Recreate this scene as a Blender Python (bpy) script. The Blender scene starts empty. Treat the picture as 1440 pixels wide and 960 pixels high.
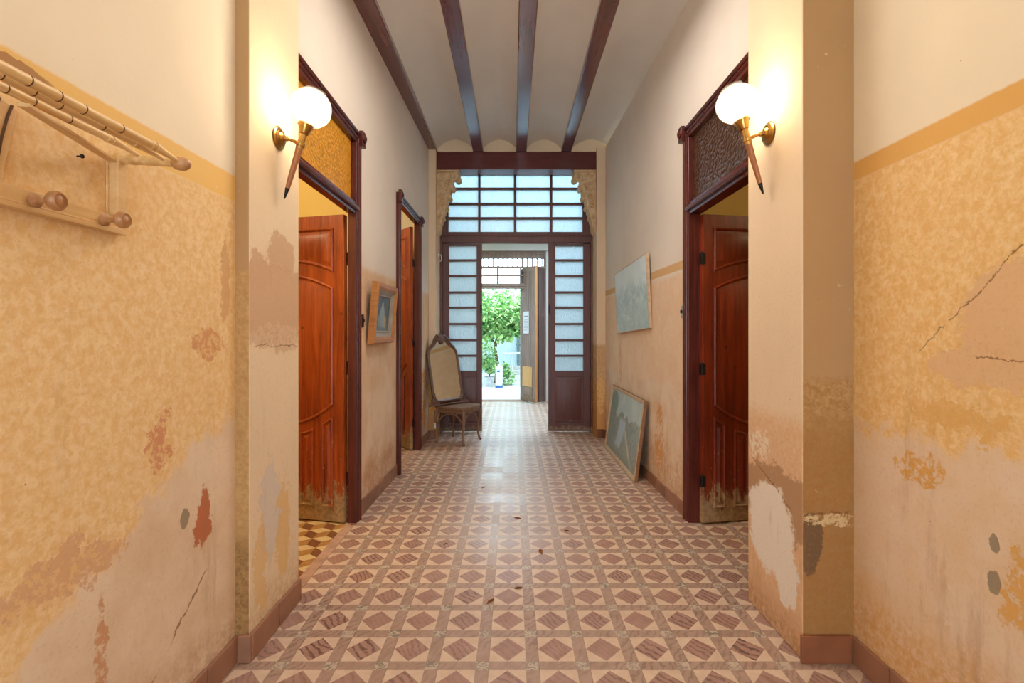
import bpy, math, random
from mathutils import Vector, Matrix
R = math.radians
random.seed(7)
SC = bpy.context.scene
COL = SC.collection

# ------------------------------------------------------------------ helpers: objects
class MB:
    """collects polygons and links them as ONE mesh object"""
    def __init__(s): s.v = []; s.f = []; s.mi = []
    def add(s, vs, fs, m=0, M=None):
        o = len(s.v)
        for p in vs:
            p = Vector(p)
            s.v.append(M @ p if M else p)
        for f in fs:
            s.f.append([i + o for i in f]); s.mi.append(m)
        return s
    def box(s, a, b, m=0, M=None):
        (x0, y0, z0), (x1, y1, z1) = a, b
        x0, x1 = min(x0, x1), max(x0, x1); y0, y1 = min(y0, y1), max(y0, y1); z0, z1 = min(z0, z1), max(z0, z1)
        vs = [(x0,y0,z0),(x1,y0,z0),(x1,y1,z0),(x0,y1,z0),(x0,y0,z1),(x1,y0,z1),(x1,y1,z1),(x0,y1,z1)]
        return s.add(vs, [(0,3,2,1),(4,5,6,7),(0,1,5,4),(1,2,6,5),(2,3,7,6),(3,0,4,7)], m, M)
    def prism(s, pts, z0, z1, m=0, M=None):
        """pts: plan polygon (x,y) counter-clockwise, extruded z0..z1"""
        if area(pts) < 0: pts = pts[::-1]
        n = len(pts)
        vs = [(x, y, z0) for x, y in pts] + [(x, y, z1) for x, y in pts]
        fs = [tuple(range(n - 1, -1, -1)), tuple(range(n, 2 * n))]
        fs += [(i, (i + 1) % n, n + (i + 1) % n, n + i) for i in range(n)]
        return s.add(vs, fs, m, M)
    def loops(s, loops, m=0, M=None, cap0=True, cap1=True, closed=False):
        """skin a list of equal-length closed loops of 3-D points"""
        n = len(loops[0]); vs = [p for l in loops for p in l]; fs = []
        L = len(loops)
        for k in range(L if closed else L - 1):
            a, b = k * n, ((k + 1) % L) * n
            for i in range(n):
                j = (i + 1) % n
                fs.append((a + i, a + j, b + j, b + i))
        if not closed:
            if cap0: fs.append(tuple(range(n - 1, -1, -1)))
            if cap1: fs.append(tuple(range((L - 1) * n, L * n)))
        return s.add(vs, fs, m, M)
    def lathe(s, prof, n=24, m=0, M=None, cap=True):
        """prof: (r, z) bottom to top around local z"""
        ls = [[(r * math.cos(2*math.pi*i/n), r * math.sin(2*math.pi*i/n), z) for i in range(n)] for r, z in prof]
        return s.loops(ls, m, M, cap, cap)
    def tube(s, pts, rad, n=10, m=0, M=None, closed=False, flat=1.0):
        pts = [Vector(p) for p in pts]; L = len(pts)
        rs = rad if isinstance(rad, (list, tuple)) else [rad] * L
        up = None; ls = []
        for i, p in enumerate(pts):
            if closed: t = pts[(i + 1) % L] - pts[i - 1]
            else: t = pts[min(i + 1, L - 1)] - pts[max(i - 1, 0)]
            t.normalize()
            if up is None:
                up = Vector((0,0,1)) if abs(t.z) < .9 else Vector((1,0,0))
            up = (up - t * up.dot(t)).normalized(); sd = t.cross(up)
            ls.append([p + (up * math.cos(2*math.pi*k/n) * flat + sd * math.sin(2*math.pi*k/n)) * rs[i] for k in range(n)])
        return s.loops(ls, m, M, True, True, closed)
    def ball(s, c, r, n=14, m=0, M=None):
        c = Vector(c); rx, ry, rz = (r, r, r) if not isinstance(r, (tuple, list)) else r
        ls = []
        K = max(6, n // 2)
        for k in range(K + 1):
            a = -math.pi/2 + math.pi * k / K
            a = max(-1.52, min(1.52, a))
            ls.append([c + Vector((rx*math.cos(a)*math.cos(2*math.pi*i/n), ry*math.cos(a)*math.sin(2*math.pi*i/n), rz*math.sin(a))) for i in range(n)])
        return s.loops(ls, m, M)
    def build(s, name, mats, parent=None, smooth=True, bevel=0, M=None, ang=38):
        me = bpy.data.meshes.new(name)
        me.from_pydata([tuple(p) for p in s.v], [], s.f)
        if not isinstance(mats, (list, tuple)): mats = [mats]
        for mt in mats: me.materials.append(mt)
        me.polygons.foreach_set('material_index', s.mi)
        if smooth:
            me.polygons.foreach_set('use_smooth', [True] * len(s.f))
            me.set_sharp_from_angle(angle=R(ang))
        me.update()
        o = bpy.data.objects.new(name, me); COL.objects.link(o)
        if parent: o.parent = parent
        if M is not None: o.matrix_local = M
        if bevel:
            b = o.modifiers.new('bevel', 'BEVEL'); b.width = bevel; b.segments = 2; b.limit_method = 'ANGLE'; b.angle_limit = R(40)
        return o

def area(p): return sum(p[i][0]*p[(i+1)%len(p)][1] - p[(i+1)%len(p)][0]*p[i][1] for i in range(len(p))) / 2

def inset(poly, d):
    """move a CCW polygon inwards by d (mitred)"""
    n = len(poly); out = []
    for i in range(n):
        a, b, c = Vector(poly[i-1]), Vector(poly[i]), Vector(poly[(i+1) % n])
        e1, e2 = (b - a).normalized(), (c - b).normalized()
        n1, n2 = Vector((-e1.y, e1.x)), Vector((-e2.y, e2.x))
        m = n1 + n2
        m = m / max(.25, m.length_squared) * 2
        out.append((b.x + m.x * d, b.y + m.y * d))
    return out

def thing(name, label, cat, loc=(0,0,0), rz=0, group=None, M=None, kind=None):
    o = bpy.data.objects.new(name, None); COL.objects.link(o)
    o.empty_display_size = .1
    if M is not None: o.matrix_world = M
    else: o.location = loc; o.rotation_euler = (0, 0, rz)
    return tag(o, label, cat, group, kind)
def tag(o, label=None, cat=None, group=None, kind=None):
    if label: o['label'] = label
    if cat: o['category'] = cat
    if group: o['group'] = group
    if kind: o['kind'] = kind
    return o
def struct(o, label=None): return tag(o, label, None, None, 'structure')
def kids(o): return [c for c in bpy.data.objects if c.parent == o]
def copy_tree(o, parent=None):
    ch = kids(o)
    c = o.copy(); COL.objects.link(c)
    if parent: c.parent = parent
    for k in ch: copy_tree(k, c)
    return c
def axes(o, u, v, n):
    """matrix with origin o and axes u (x), v (y), n (z)"""
    u, v, n = Vector(u).normalized(), Vector(v).normalized(), Vector(n).normalized()
    return Matrix(((u.x, v.x, n.x, o[0]), (u.y, v.y, n.y, o[1]), (u.z, v.z, n.z, o[2]), (0,0,0,1)))

# ------------------------------------------------------------------ helpers: node expressions
def lin(c):
    c = c / 255
    return c / 12.92 if c <= .04045 else ((c + .055) / 1.055) ** 2.4
def C(r, g, b): return (lin(r), lin(g), lin(b), 1)

class X:
    """a float socket with arithmetic"""
    def __init__(s, T, k): s.T = T; s.k = k
    def _m(s, op, *a):
        n = s.T.nodes.new('ShaderNodeMath'); n.operation = op
        for i, q in enumerate((s,) + a):
            if isinstance(q, X): s.T.links.new(q.k, n.inputs[i])
            else: n.inputs[i].default_value = q
        return X(s.T, n.outputs[0])
    def __add__(s, o): return s._m('ADD', o)
    __radd__ = __add__
    def __sub__(s, o): return s._m('SUBTRACT', o)
    def __rsub__(s, o): return (s * -1) + o
    def __mul__(s, o): return s._m('MULTIPLY', o)
    __rmul__ = __mul__
    def __truediv__(s, o): return s._m('DIVIDE', o)
    def abs(s): return s._m('ABSOLUTE')
    def frac(s): return s._m('FRACT')
    def floor(s): return s._m('FLOOR')
    def sin(s): return s._m('SINE')
    def sqrt(s): return s._m('SQRT')
    def pow(s, e): return s._m('POWER', e)
    def min(s, o): return s._m('MINIMUM', o)
    def max(s, o): return s._m('MAXIMUM', o)
    def lt(s, o): return s._m('LESS_THAN', o)
    def gt(s, o): return s._m('GREATER_THAN', o)
    def step(s, a, b):
        """smooth 0..1 as s goes a..b (a may exceed b)"""
        if a > b: return 1 - s.step(b, a)
        n = s.T.nodes.new('ShaderNodeMapRange'); n.interpolation_type = 'SMOOTHSTEP'
        s.T.links.new(s.k, n.inputs[0]); n.inputs[1].default_value = a; n.inputs[2].default_value = b
        return X(s.T, n.outputs[0])

class Mat:
    def __init__(s, name, rough=.6, spec=.4, metal=0):
        s.m = bpy.data.materials.new(name); s.m.use_nodes = True
        s.T = s.m.node_tree; s.N = s.T.nodes
        s.b = s.N['Principled BSDF']
        s.b.inputs['Roughness'].default_value = rough
        s.b.inputs['Specular IOR Level'].default_value = spec
        s.b.inputs['Metallic'].default_value = metal
        s._pos = None; s._obj = None
    def link(s, a, b): s.T.links.new(a.k if isinstance(a, X) else a, b)
    def pos(s):
        if not s._pos:
            g = s.N.new('ShaderNodeNewGeometry'); sp = s.N.new('ShaderNodeSeparateXYZ')
            s.T.links.new(g.outputs['Position'], sp.inputs[0])
            s._pos = (g.outputs['Position'],) + tuple(X(s.T, sp.outputs[i]) for i in range(3))
        return s._pos
    def obj(s):
        if not s._obj:
            g = s.N.new('ShaderNodeTexCoord'); sp = s.N.new('ShaderNodeSeparateXYZ')
            s.T.links.new(g.outputs['Object'], sp.inputs[0])
            s._obj = (g.outputs['Object'],) + tuple(X(s.T, sp.outputs[i]) for i in range(3))
        return s._obj
    def vec(s, x, y, z):
        n = s.N.new('ShaderNodeCombineXYZ')
        for i, q in enumerate((x, y, z)):
            if isinstance(q, X): s.T.links.new(q.k, n.inputs[i])
            else: n.inputs[i].default_value = q
        return n.outputs[0]
    def noise(s, vec, scale, detail=3, rough=.55, dist=0):
        n = s.N.new('ShaderNodeTexNoise'); s.T.links.new(vec, n.inputs['Vector'])
        n.inputs['Scale'].default_value = scale; n.inputs['Detail'].default_value = detail
        n.inputs['Roughness'].default_value = rough; n.inputs['Distortion'].default_value = dist
        return X(s.T, n.outputs[0])
    def white(s, vec):
        n = s.N.new('ShaderNodeTexWhiteNoise'); s.T.links.new(vec, n.inputs['Vector']); return X(s.T, n.outputs['Value'])
    def voro(s, vec, scale, feat='F1'):
        n = s.N.new('ShaderNodeTexVoronoi'); n.feature = feat; s.T.links.new(vec, n.inputs['Vector']); n.inputs['Scale'].default_value = scale
        return X(s.T, n.outputs['Distance'])
    def mix(s, fac, a, b):
        n = s.N.new('ShaderNodeMix'); n.data_type = 'RGBA'
        for k, q in ((0, fac), (6, a), (7, b)):
            if isinstance(q, X): s.T.links.new(q.k, n.inputs[k])
            elif isinstance(q, (tuple, float, int)): n.inputs[k].default_value = q
            else: s.T.links.new(q, n.inputs[k])
        return n.outputs[2]
    def color(s, c):
        if isinstance(c, tuple): s.b.inputs['Base Color'].default_value = c
        else: s.link(c, s.b.inputs['Base Color'])
        return s
    def rough(s, r): s.link(r, s.b.inputs['Roughness']); return s
    def bump(s, h, strength=.3, dist=.01):
        n = s.N.new('ShaderNodeBump'); n.inputs['Strength'].default_value = strength; n.inputs['Distance'].default_value = dist
        s.link(h, n.inputs['Height']); s.link(n.outputs[0], s.b.inputs['Normal']); return s

def plain(name, c, rough=.5, spec=.4, metal=0, var=.12, scale=14, bump=.1):
    m = Mat(name, rough, spec, metal); p = m.obj()[0]
    n = m.noise(p, scale, 4)
    d = tuple(q * (1 - var * 2) for q in c[:3]) + (1,); e = tuple(min(1, q * (1 + var)) for q in c[:3]) + (1,)
    m.color(m.mix(n.step(.3, .7), d, e))
    if bump: m.bump(m.noise(p, scale * 6, 3), bump, .004)
    return m.m

# ---- aged plaster: limewash above a painted line, ochre dado below, worn patches with shapes of their own
def plaster(name, u='y', top=C(236,222,200), low=C(226,190,140), low2=C(236,206,164), band=None, zline=None, soft=.006,
            loss=None, blobs=(), damp=None, mott=42, cracks=()):
    m = Mat(name, .82, .15); P, px, py, pz = m.pos()
    U = py if u == 'y' else px
    nb = m.noise(P, 2.2, 4); nm = m.noise(P, mott, 6, .7, .4); nf = m.noise(P, 38, 5, .7); nl = m.noise(P, 5.5, 5, .65); nj = m.noise(P, 15, 6, .72); nk = m.noise(m.vec(px + 7, py + 3, pz + 5), 15, 6, .72)
    tcol = m.mix(nb.step(.25, .75), top, tuple(q * .93 for q in top[:3]) + (1,))
    if zline is None: col = tcol
    else:
        lcol = m.mix((nm * .7 + nf * .3).step(.38, .64), low, low2)
        lcol = m.mix(nb.step(.5, .8) * .35, lcol, low)
        col = m.mix((pz + nf * soft * 2).step(zline + soft, zline - soft), tcol, lcol)
        if band:
            bc, bw = band
            col = m.mix((pz + nf * .012).step(zline - .006, zline + .006) * (pz + nf * .012).step(zline + bw + .006, zline + bw - .006), col, bc)
    if loss:   # lower zone where the paint is gone: (color, z0 at u0, slope, amplitude)
        lc, lc2, z0, sl, u0, amp = loss
        edge = pz - z0 - (U - u0) * sl + (nl - .5) * amp + (nf - .5) * .07
        lossc = m.mix(m.noise(P, 4, 5, .6).step(.35, .7), lc, lc2)
        col = m.mix(edge.step(.035, -.035), col, lossc)
    if damp:   # stained foot of the wall
        dc, dz, amp, st = damp
        edge = pz - dz + (nl - .5) * amp + (nf - .5) * .05
        col = m.mix(edge.step(.09, -.12) * (nf * .5 + nm * .5).step(.36, .6) * st, col, dc)
    h = nf * .5 + nb * 1.2
    for (bu, bz, ru, rz, bc, st, jag) in blobs:
        du = (U - bu + (nl - .5) * jag * .8 + (nj - .5) * jag * 1.6) / ru
        dz = (pz - bz + (nk - .5) * jag * 1.6 + (nf - .5) * jag * .3) / rz
        d = (du * du + dz * dz).sqrt()
        k = d.step(1.06, .9)
        if st < 0:   # flaky: broken up by fine noise
            k = k * (nf * .5 + nm * .5).step(.44, .52); st = -st
        col = m.mix(k * st, col, bc); h = h - k * .6
    for (u0, z0, u1, z1, wd) in cracks:
        L = math.hypot(u1 - u0, z1 - z0); tx, tz = (u1 - u0) / L, (z1 - z0) / L
        du = U - u0; dz = pz - z0
        al = du * tx + dz * tz
        ac = (dz * tx - du * tz + (nl - .5) * .05 + (nj - .5) * .05).abs()
        k = ac.step(wd * .45, wd * .1) * nk.step(.38, .5) * al.step(-.01, .02) * al.step(L + .01, L - .02)
        col = m.mix(k * .75, col, C(120, 78, 40)); h = h - k * 1
    # rain-like grime runs and the fine speckle of old limewash
    run = m.noise(m.vec(px * 7, py * 7, pz * 1.1), 1.6, 6, .7)
    col = m.mix(run.step(.54, .74) * pz.step(1.9, .3) * .34, col, C(158, 112, 72))
    col = m.mix(m.noise(P, 90, 4, .7).step(.50, .72) * pz.step(2.1, 1.5) * .2, col, C(176, 132, 92))
    col = m.mix(nk.step(.62, .70) * nb.step(.45, .6) * .45, col, C(240, 222, 196))
    # small pits and specks
    sp = m.voro(P, 17).step(.05, .03) * m.noise(P, 3.1, 2).step(.5, .62)
    col = m.mix(sp * .6, col, C(120, 80, 50))
    m.color(col); m.bump(h, .35, .006)
    return m.m

def varnish(name, c1, c2, rough=.32, worn=None, grain='z', knots=True):
    """varnished pine, with the bare grey wood of the worn foot"""
    m = Mat(name, rough, .5); P, x, y, z = m.obj()
    if grain == 'z': v = m.vec(x * 14, y * 14, z * .9)
    elif grain == 'x': v = m.vec(x * .9, y * 14, z * 14)
    else: v = m.vec(x * 14, y * .9, z * 14)
    n = m.noise(v, 2.2, 5, .65, .6); big = m.noise(P, 2.1, 3)
    col = m.mix((n * .7 + big * .3).step(.3, .7), c1, c2)
    if knots:
        k = m.voro(P, 5.5).step(.075, .03)
        col = m.mix(k * .8, col, tuple(q * .25 for q in c1[:3]) + (1,))
    if worn:
        wc, z0, amp = worn
        st = m.noise(m.vec(x * 9, y * 3, z * 2.2), 2.4, 6, .75); fn = m.noise(P, 34, 4, .7)
        e = (z - z0 + (st - .5) * amp + (fn - .5) * .10)
        k = e.step(.035, -.03)
        ch = m.noise(P, 55, 3).step(.66, .70) * z.step(1.0, .3)
        k = k.max(ch)
        wcol = m.mix(fn.step(.3, .7), wc, tuple(q * .55 for q in wc[:3]) + (1,))
        col = m.mix(k, col, wcol)
        m.rough(k * .4 + rough + n * .08)
    m.color(col); m.bump(n, .08, .003)
    return m.m

# ------------------------------------------------------------------ materials
ochre, ochre2, cream = C(226,184,126), C(237,207,160), C(232,208,172)
pinkc, pinkc2 = C(228,204,176), C(216,186,154)
RED, GREY, BARE, DIRT = C(186,108,72), C(148,132,110), C(206,168,134), C(150,96,52)

def W(u, z, ru, rz, c, st=1, jag=.08): return (u, z, ru, rz, c, st, jag)
M_nearL = plaster('plaster_near_left', 'y', C(238,222,196), ochre, ochre2, band=(C(232,190,118), .105), zline=1.85,
    loss=(pinkc, pinkc2, .78, .55, 1.45, .5),
    damp=(DIRT, .22, .35, .45),
    blobs=[W(1.73, .66, .05, .10, RED, .95, .10), W(1.63, .69, .022, .035, GREY, .9, .02), W(1.52, .98, .05, .09, C(208,140,100), -.9, .12),
           W(1.22, .72, .17, .07, C(210,160,122), -.8, .16), W(1.75, 1.28, .09, .05, C(206,140,94), -.8, .1),
           W(1.86, 1.52, .03, .16, C(206,160,112), .8, .06), W(1.30, .40, .02, .22, C(196,130,84), -.7, .05),
           W(1.02, 1.915, .15, .022, C(164,120,86), .85, .02)],
    cracks=[(1.55, .30, 1.75, .46, .012), (1.35, .16, 1.5, .25, .01)])
M_nearR = plaster('plaster_near_right', 'y', C(238,222,194), C(226,180,114), C(238,207,154), band=(C(222,172,98), .075), zline=1.935,
    loss=(pinkc, C(224,192,152), .98, -.06, 1.7, .5),
    damp=(C(208,152,84), .34, .3, .75),
    blobs=[W(1.28, 1.34, .20, .19, C(222,182,138), .95, .10), W(1.45, 1.22, .12, .07, C(222,182,138), .9, .1),
           W(1.50, 1.05, .16, .05, C(224,178,108), -1, .16), W(1.30, .62, .06, .12, C(222,170,98), -1, .12), W(1.37, .72, .014, .03, GREY, .9, .02),
           W(1.37, .61, .02, .035, GREY, .9, .02), W(1.62, .86, .10, .05, C(222,168,90), -1, .1)],
    cracks=[(1.62, 1.26, 1.22, 1.62, .007), (1.45, 1.245, 1.2, 1.24, .006)])
M_pilL = plaster('plaster_pilaster_left', 'y', C(232,208,174), band=None, zline=None,
    damp=(C(176,128,80), .22, .2, .5),
    blobs=[W(2.15, 1.44, .42, .19, BARE, .95, .16), W(2.20, 1.67, .13, .10, BARE, .95, .12), W(2.0, 1.58, .10, .08, BARE, .95, .1), W(2.2, 1.30, .30, .06, C(218,186,152), -.9, .08),
           W(2.10, .55, .09, .22, C(206,196,190), .6, .16), W(2.22, .42, .06, .22, C(224,180,110), .7, .14), W(2.02, .33, .05, .2, C(222,178,110), .6, .12)],
    cracks=[(1.95, 1.265, 2.37, 1.262, .008)])
M_pilL_shade = plaster('plaster_pilaster_left_front_shaded', 'x', C(180,142,98), zline=1.58, low=C(176,134,84), low2=C(196,156,104), damp=(C(120,84,46), .5, .5, .8))  # tan base darkened: shade on this camera-facing side is put into the colour
M_pilR = plaster('plaster_pilaster_right', 'y', C(232,208,176), zline=1.0, soft=.05, low=C(220,178,138), low2=C(228,194,158),
    damp=(C(176,134,98), .14, .10, .9),
    blobs=[W(2.12, .58, .34, .15, C(178,140,106), .9, .14), W(2.18, .44, .20, .21, C(236,226,212), 1, .12), W(2.05, .30, .09, .16, C(236,226,212), 1, .1),
           W(2.28, .80, .09, .07, C(236,220,196), -1, .12)],
    cracks=[(2.35, .72, 2.0, .58, .01)])
M_pilR_shade = plaster('plaster_pilaster_right_front_shaded', 'x', C(178,138,94), zline=1.16, soft=.03, low=C(160,116,68), low2=C(184,144,94),  # base colour carries the shade of this face, besides its real stains
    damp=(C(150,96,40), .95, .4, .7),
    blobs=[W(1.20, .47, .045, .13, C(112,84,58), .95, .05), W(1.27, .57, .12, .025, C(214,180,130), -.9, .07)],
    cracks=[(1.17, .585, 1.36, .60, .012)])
M_hallL = plaster('plaster_hall_left', 'y', C(230,218,204), zline=1.83, soft=.03, low=C(216,180,142), low2=C(226,196,162), mott=5,
    loss=(C(226,202,176), C(214,180,146), 1.16, 0, 4, .35), damp=(C(170,118,76), .35, .5, .6),
    blobs=[W(5.7, .55, .2, .35, C(206,140,72), -.9, .2)])
M_hallR = plaster('plaster_hall_right', 'y', C(228,218,206), band=(C(212,174,126), .065), zline=1.79, low=C(224,194,164), low2=C(230,206,180), mott=5, soft=.03,
    loss=(C(226,206,184), C(214,186,158), .9, 0, 4, .5), damp=(C(178,124,78), .42, .5, .6),
    blobs=[W(4.0, .45, .1, .3, C(206,150,96), -.9, .14), W(5.3, 1.0, .07, .25, C(206,150,112), -.7, .12)])
M_end = plaster('plaster_end_pilaster', 'x', C(226,200,168), zline=1.20, soft=.03, low=C(190,150,108), low2=C(208,172,128), damp=(C(206,140,66), .62, .3, .9),
    blobs=[W(1.11, .55, .06, .25, C(222,176,110), -1, .12), W(-1.0, .5, .06, .22, C(222,160,84), -1, .12)])
M_ceil = plaster('plaster_ceiling', 'y', C(222,214,204), zline=None)
M_tymp = plaster('plaster_tympanum', 'x', C(230,208,176), zline=None)
M_room = plaster('plaster_yellow_room', 'x', C(236,220,160), zline=None)
M_vest = plaster('plaster_vestibule', 'x', C(206,204,200), zline=None)
M_yard = plaster('plaster_yard', 'x', C(214,224,230), zline=None)

OR1, OR2 = C(110,36,10), C(172,78,28)
M_leaf = varnish('varnished_pine', OR1, OR2, .3, worn=(C(172,138,96), .20, .75))
M_leafR = varnish('varnished_dark_pine', C(92,28,14), C(140,52,22), .3, worn=(C(178,146,108), .20, .75))
M_frame = varnish('dark_stained_frame', C(64,24,20), C(98,42,34), .22, knots=False)
M_part = varnish('maroon_partition_wood', C(82,44,39), C(108,60,52), .4, worn=(C(150,124,104), .07, .12), knots=False)
M_beam = varnish('stained_beam', C(82,36,36), C(110,54,52), .22, grain='y')
M_beam.node_tree.nodes['Principled BSDF'].inputs['Coat Weight'].default_value = 1; M_beam.node_tree.nodes['Principled BSDF'].inputs['Coat Roughness'].default_value = .18
M_beamx = varnish('stained_lintel', C(84,32,28), C(104,44,38), .4, grain='x', knots=False)
M_entry = varnish('weathered_plank', C(126,106,96), C(160,138,126), .7, grain='z', knots=False, worn=(C(150,124,100), .10, .2))
M_raw = varnish('raw_orange_edge', C(176,112,62), C(204,146,92), .6, knots=False)
M_patch = varnish('bare_timber_patch', C(196,148,88), C(226,184,118), .7)
M_base = plain('brown_baseboard_tile', C(150,106,82), .5, .4, var=.14, scale=5)
M_based = plain('red_brown_baseboard_tile', C(136,82,54), .4, .4, var=.14, scale=5)
M_brass = plain('aged_brass', C(190,146,78), .28, .5, 1, var=.15, scale=30)
M_torch = varnish('turned_torch_wood', C(142,82,42), C(176,110,60), .35, knots=False)
M_iron = plain('dark_iron', C(46,36,32), .5, .5, .6, var=.2)
M_bamboo = Mat('painted_bamboo', .4, .4)
_p = M_bamboo.obj()
M_bamboo.color(M_bamboo.mix(M_bamboo.noise(M_bamboo.vec(_p[1]*60, _p[2]*4, _p[3]*60), 1, 4).step(.3, .7), C(206,164,104), C(232,198,144)))
M_bamboo = M_bamboo.m
M_rackw = varnish('painted_rack_wood', C(206,164,106), C(228,192,138), .42, grain='y', knots=False)
M_knob = varnish('turned_knob_wood', C(160,108,66), C(190,140,92), .4, knots=False)
M_groove = plain('dark_groove', C(96,62,30), .7)
M_gild = varnish('oak_frame', C(156,96,44), C(190,128,66), .4, knots=False)
M_slip = plain('grey_slip', C(150,142,130), .35, .5, var=.1)
M_pale = varnish('pale_frame_wood', C(176,146,114), C(204,176,142), .4, knots=False)
M_brown = varnish('brown_frame_edge', C(120,80,46), C(146,100,60), .5, knots=False)
M_walnut = varnish('walnut', C(78,50,36), C(112,76,54), .45, knots=False)
M_stool = varnish('worn_bentwood', C(104,72,52), C(142,106,80), .5, knots=False)
M_white = plain('white_paint', C(226,224,218), .4, .4, var=.05)
M_porc = plain('porcelain', C(224,220,208), .25, .5, var=.05, bump=0)
M_black = plain('black_bakelite', C(34,28,26), .35, .5, var=.1)
M_nickel = plain('dull_metal_plate', C(170,172,172), .35, .5, .7, var=.1)
M_plast = Mat('carved_plaster', .8, .2)
_p = M_plast.obj()
M_plast.color(M_plast.mix(M_plast.noise(_p[0], 16, 5, .7).step(.3, .7), C(196,160,114), C(226,200,164))); M_plast.bump(M_plast.noise(_p[0], 70, 4), .3, .003)
M_plast = M_plast.m

def flat_emit(name, c, s):
    m = Mat(name, .5); m.color((0,0,0,1)); m.b.inputs['Emission Color'].default_value = c; m.b.inputs['Emission Strength'].default_value = s
    return m.m
BULB = 82
M_bulb = flat_emit('lamp_filament', (1, .84, .62, 1), BULB)

def shader_mat(name, fn):
    m = bpy.data.materials.new(name); m.use_nodes = True; T = m.node_tree
    T.nodes.clear(); out = T.nodes.new('ShaderNodeOutputMaterial')
    T.links.new(fn(T), out.inputs[0]); return m
def node(T, t, **kw):
    n = T.nodes.new(t)
    for k, v in kw.items():
        if k in n.inputs: n.inputs[k].default_value = v
        else: setattr(n, k, v)
    return n
def mixsh(T, f, a, b):
    n = T.nodes.new('ShaderNodeMixShader'); n.inputs[0].default_value = f
    T.links.new(a.outputs[0], n.inputs[1]); T.links.new(b.outputs[0], n.inputs[2]); return n
def globe(T):
    tr = node(T, 'ShaderNodeBsdfTransparent', Color=(1, .95, .86, 1)); tl = node(T, 'ShaderNodeBsdfTranslucent', Color=(.98, .93, .82, 1))
    gl = node(T, 'ShaderNodeBsdfGlossy', Roughness=.12, Color=(1,1,1,1)); em = node(T, 'ShaderNodeEmission', Color=(1, .80, .52, 1), Strength=.12)
    a = mixsh(T, .09, tr, tl); b = mixsh(T, .06, a, gl)
    ad = T.nodes.new('ShaderNodeAddShader'); T.links.new(b.outputs[0], ad.inputs[0]); T.links.new(em.outputs[0], ad.inputs[1])
    return ad.outputs[0]
M_globe = shader_mat('frosted_globe_glass', globe)
def pane(col, scale, strength, gloss=.12, stretch=1, dark=.86):
    def fn(T):
        tc = node(T, 'ShaderNodeTexCoord'); mp = node(T, 'ShaderNodeMapping'); mp.inputs['Scale'].default_value = (1, 1, stretch)
        T.links.new(tc.outputs['Object'], mp.inputs[0])
        no = node(T, 'ShaderNodeTexVoronoi'); no.feature = 'SMOOTH_F1'; no.inputs['Scale'].default_value = scale
        T.links.new(mp.outputs[0], no.inputs['Vector'])
        bp = node(T, 'ShaderNodeBump', Strength=strength, Distance=.01); T.links.new(no.outputs['Distance'], bp.inputs['Height'])
        mx = node(T, 'ShaderNodeMix'); mx.data_type = 'RGBA'
        T.links.new(no.outputs['Distance'], mx.inputs[0]); mx.inputs[6].default_value = col; mx.inputs[7].default_value = tuple(q * dark for q in col[:3]) + (1,)
        tl = node(T, 'ShaderNodeBsdfTranslucent'); T.links.new(mx.outputs[2], tl.inputs['Color']); T.links.new(bp.outputs[0], tl.inputs['Normal'])
        gl = node(T, 'ShaderNodeBsdfGlossy', Roughness=.18, Color=(.9,.9,.9,1)); T.links.new(bp.outputs[0], gl.inputs['Normal'])
        return mixsh(T, gloss, tl, gl).outputs[0]
    return fn
M_frost = shader_mat('ribbed_frosted_glass', pane((.62, .70, .72, 1), 90, .3, .1, .5))
M_amber = shader_mat('amber_hammered_glass', pane((.98, .76, .30, 1), 55, 1, .14, 1, .45))
M_ambrn = shader_mat('brown_hammered_glass', pane((.78, .56, .38, 1), 55, 1, .25, 1, .45))
M_clear = shader_mat('clear_glass', lambda T: mixsh(T, .08, node(T, 'ShaderNodeBsdfTransparent'), node(T, 'ShaderNodeBsdfGlossy', Roughness=.02)).outputs[0])
M_mirror = shader_mat('silvered_mirror', lambda T: node(T, 'ShaderNodeBsdfGlossy', Roughness=.03, Color=(.86,.88,.84,1)).outputs[0])

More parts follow.
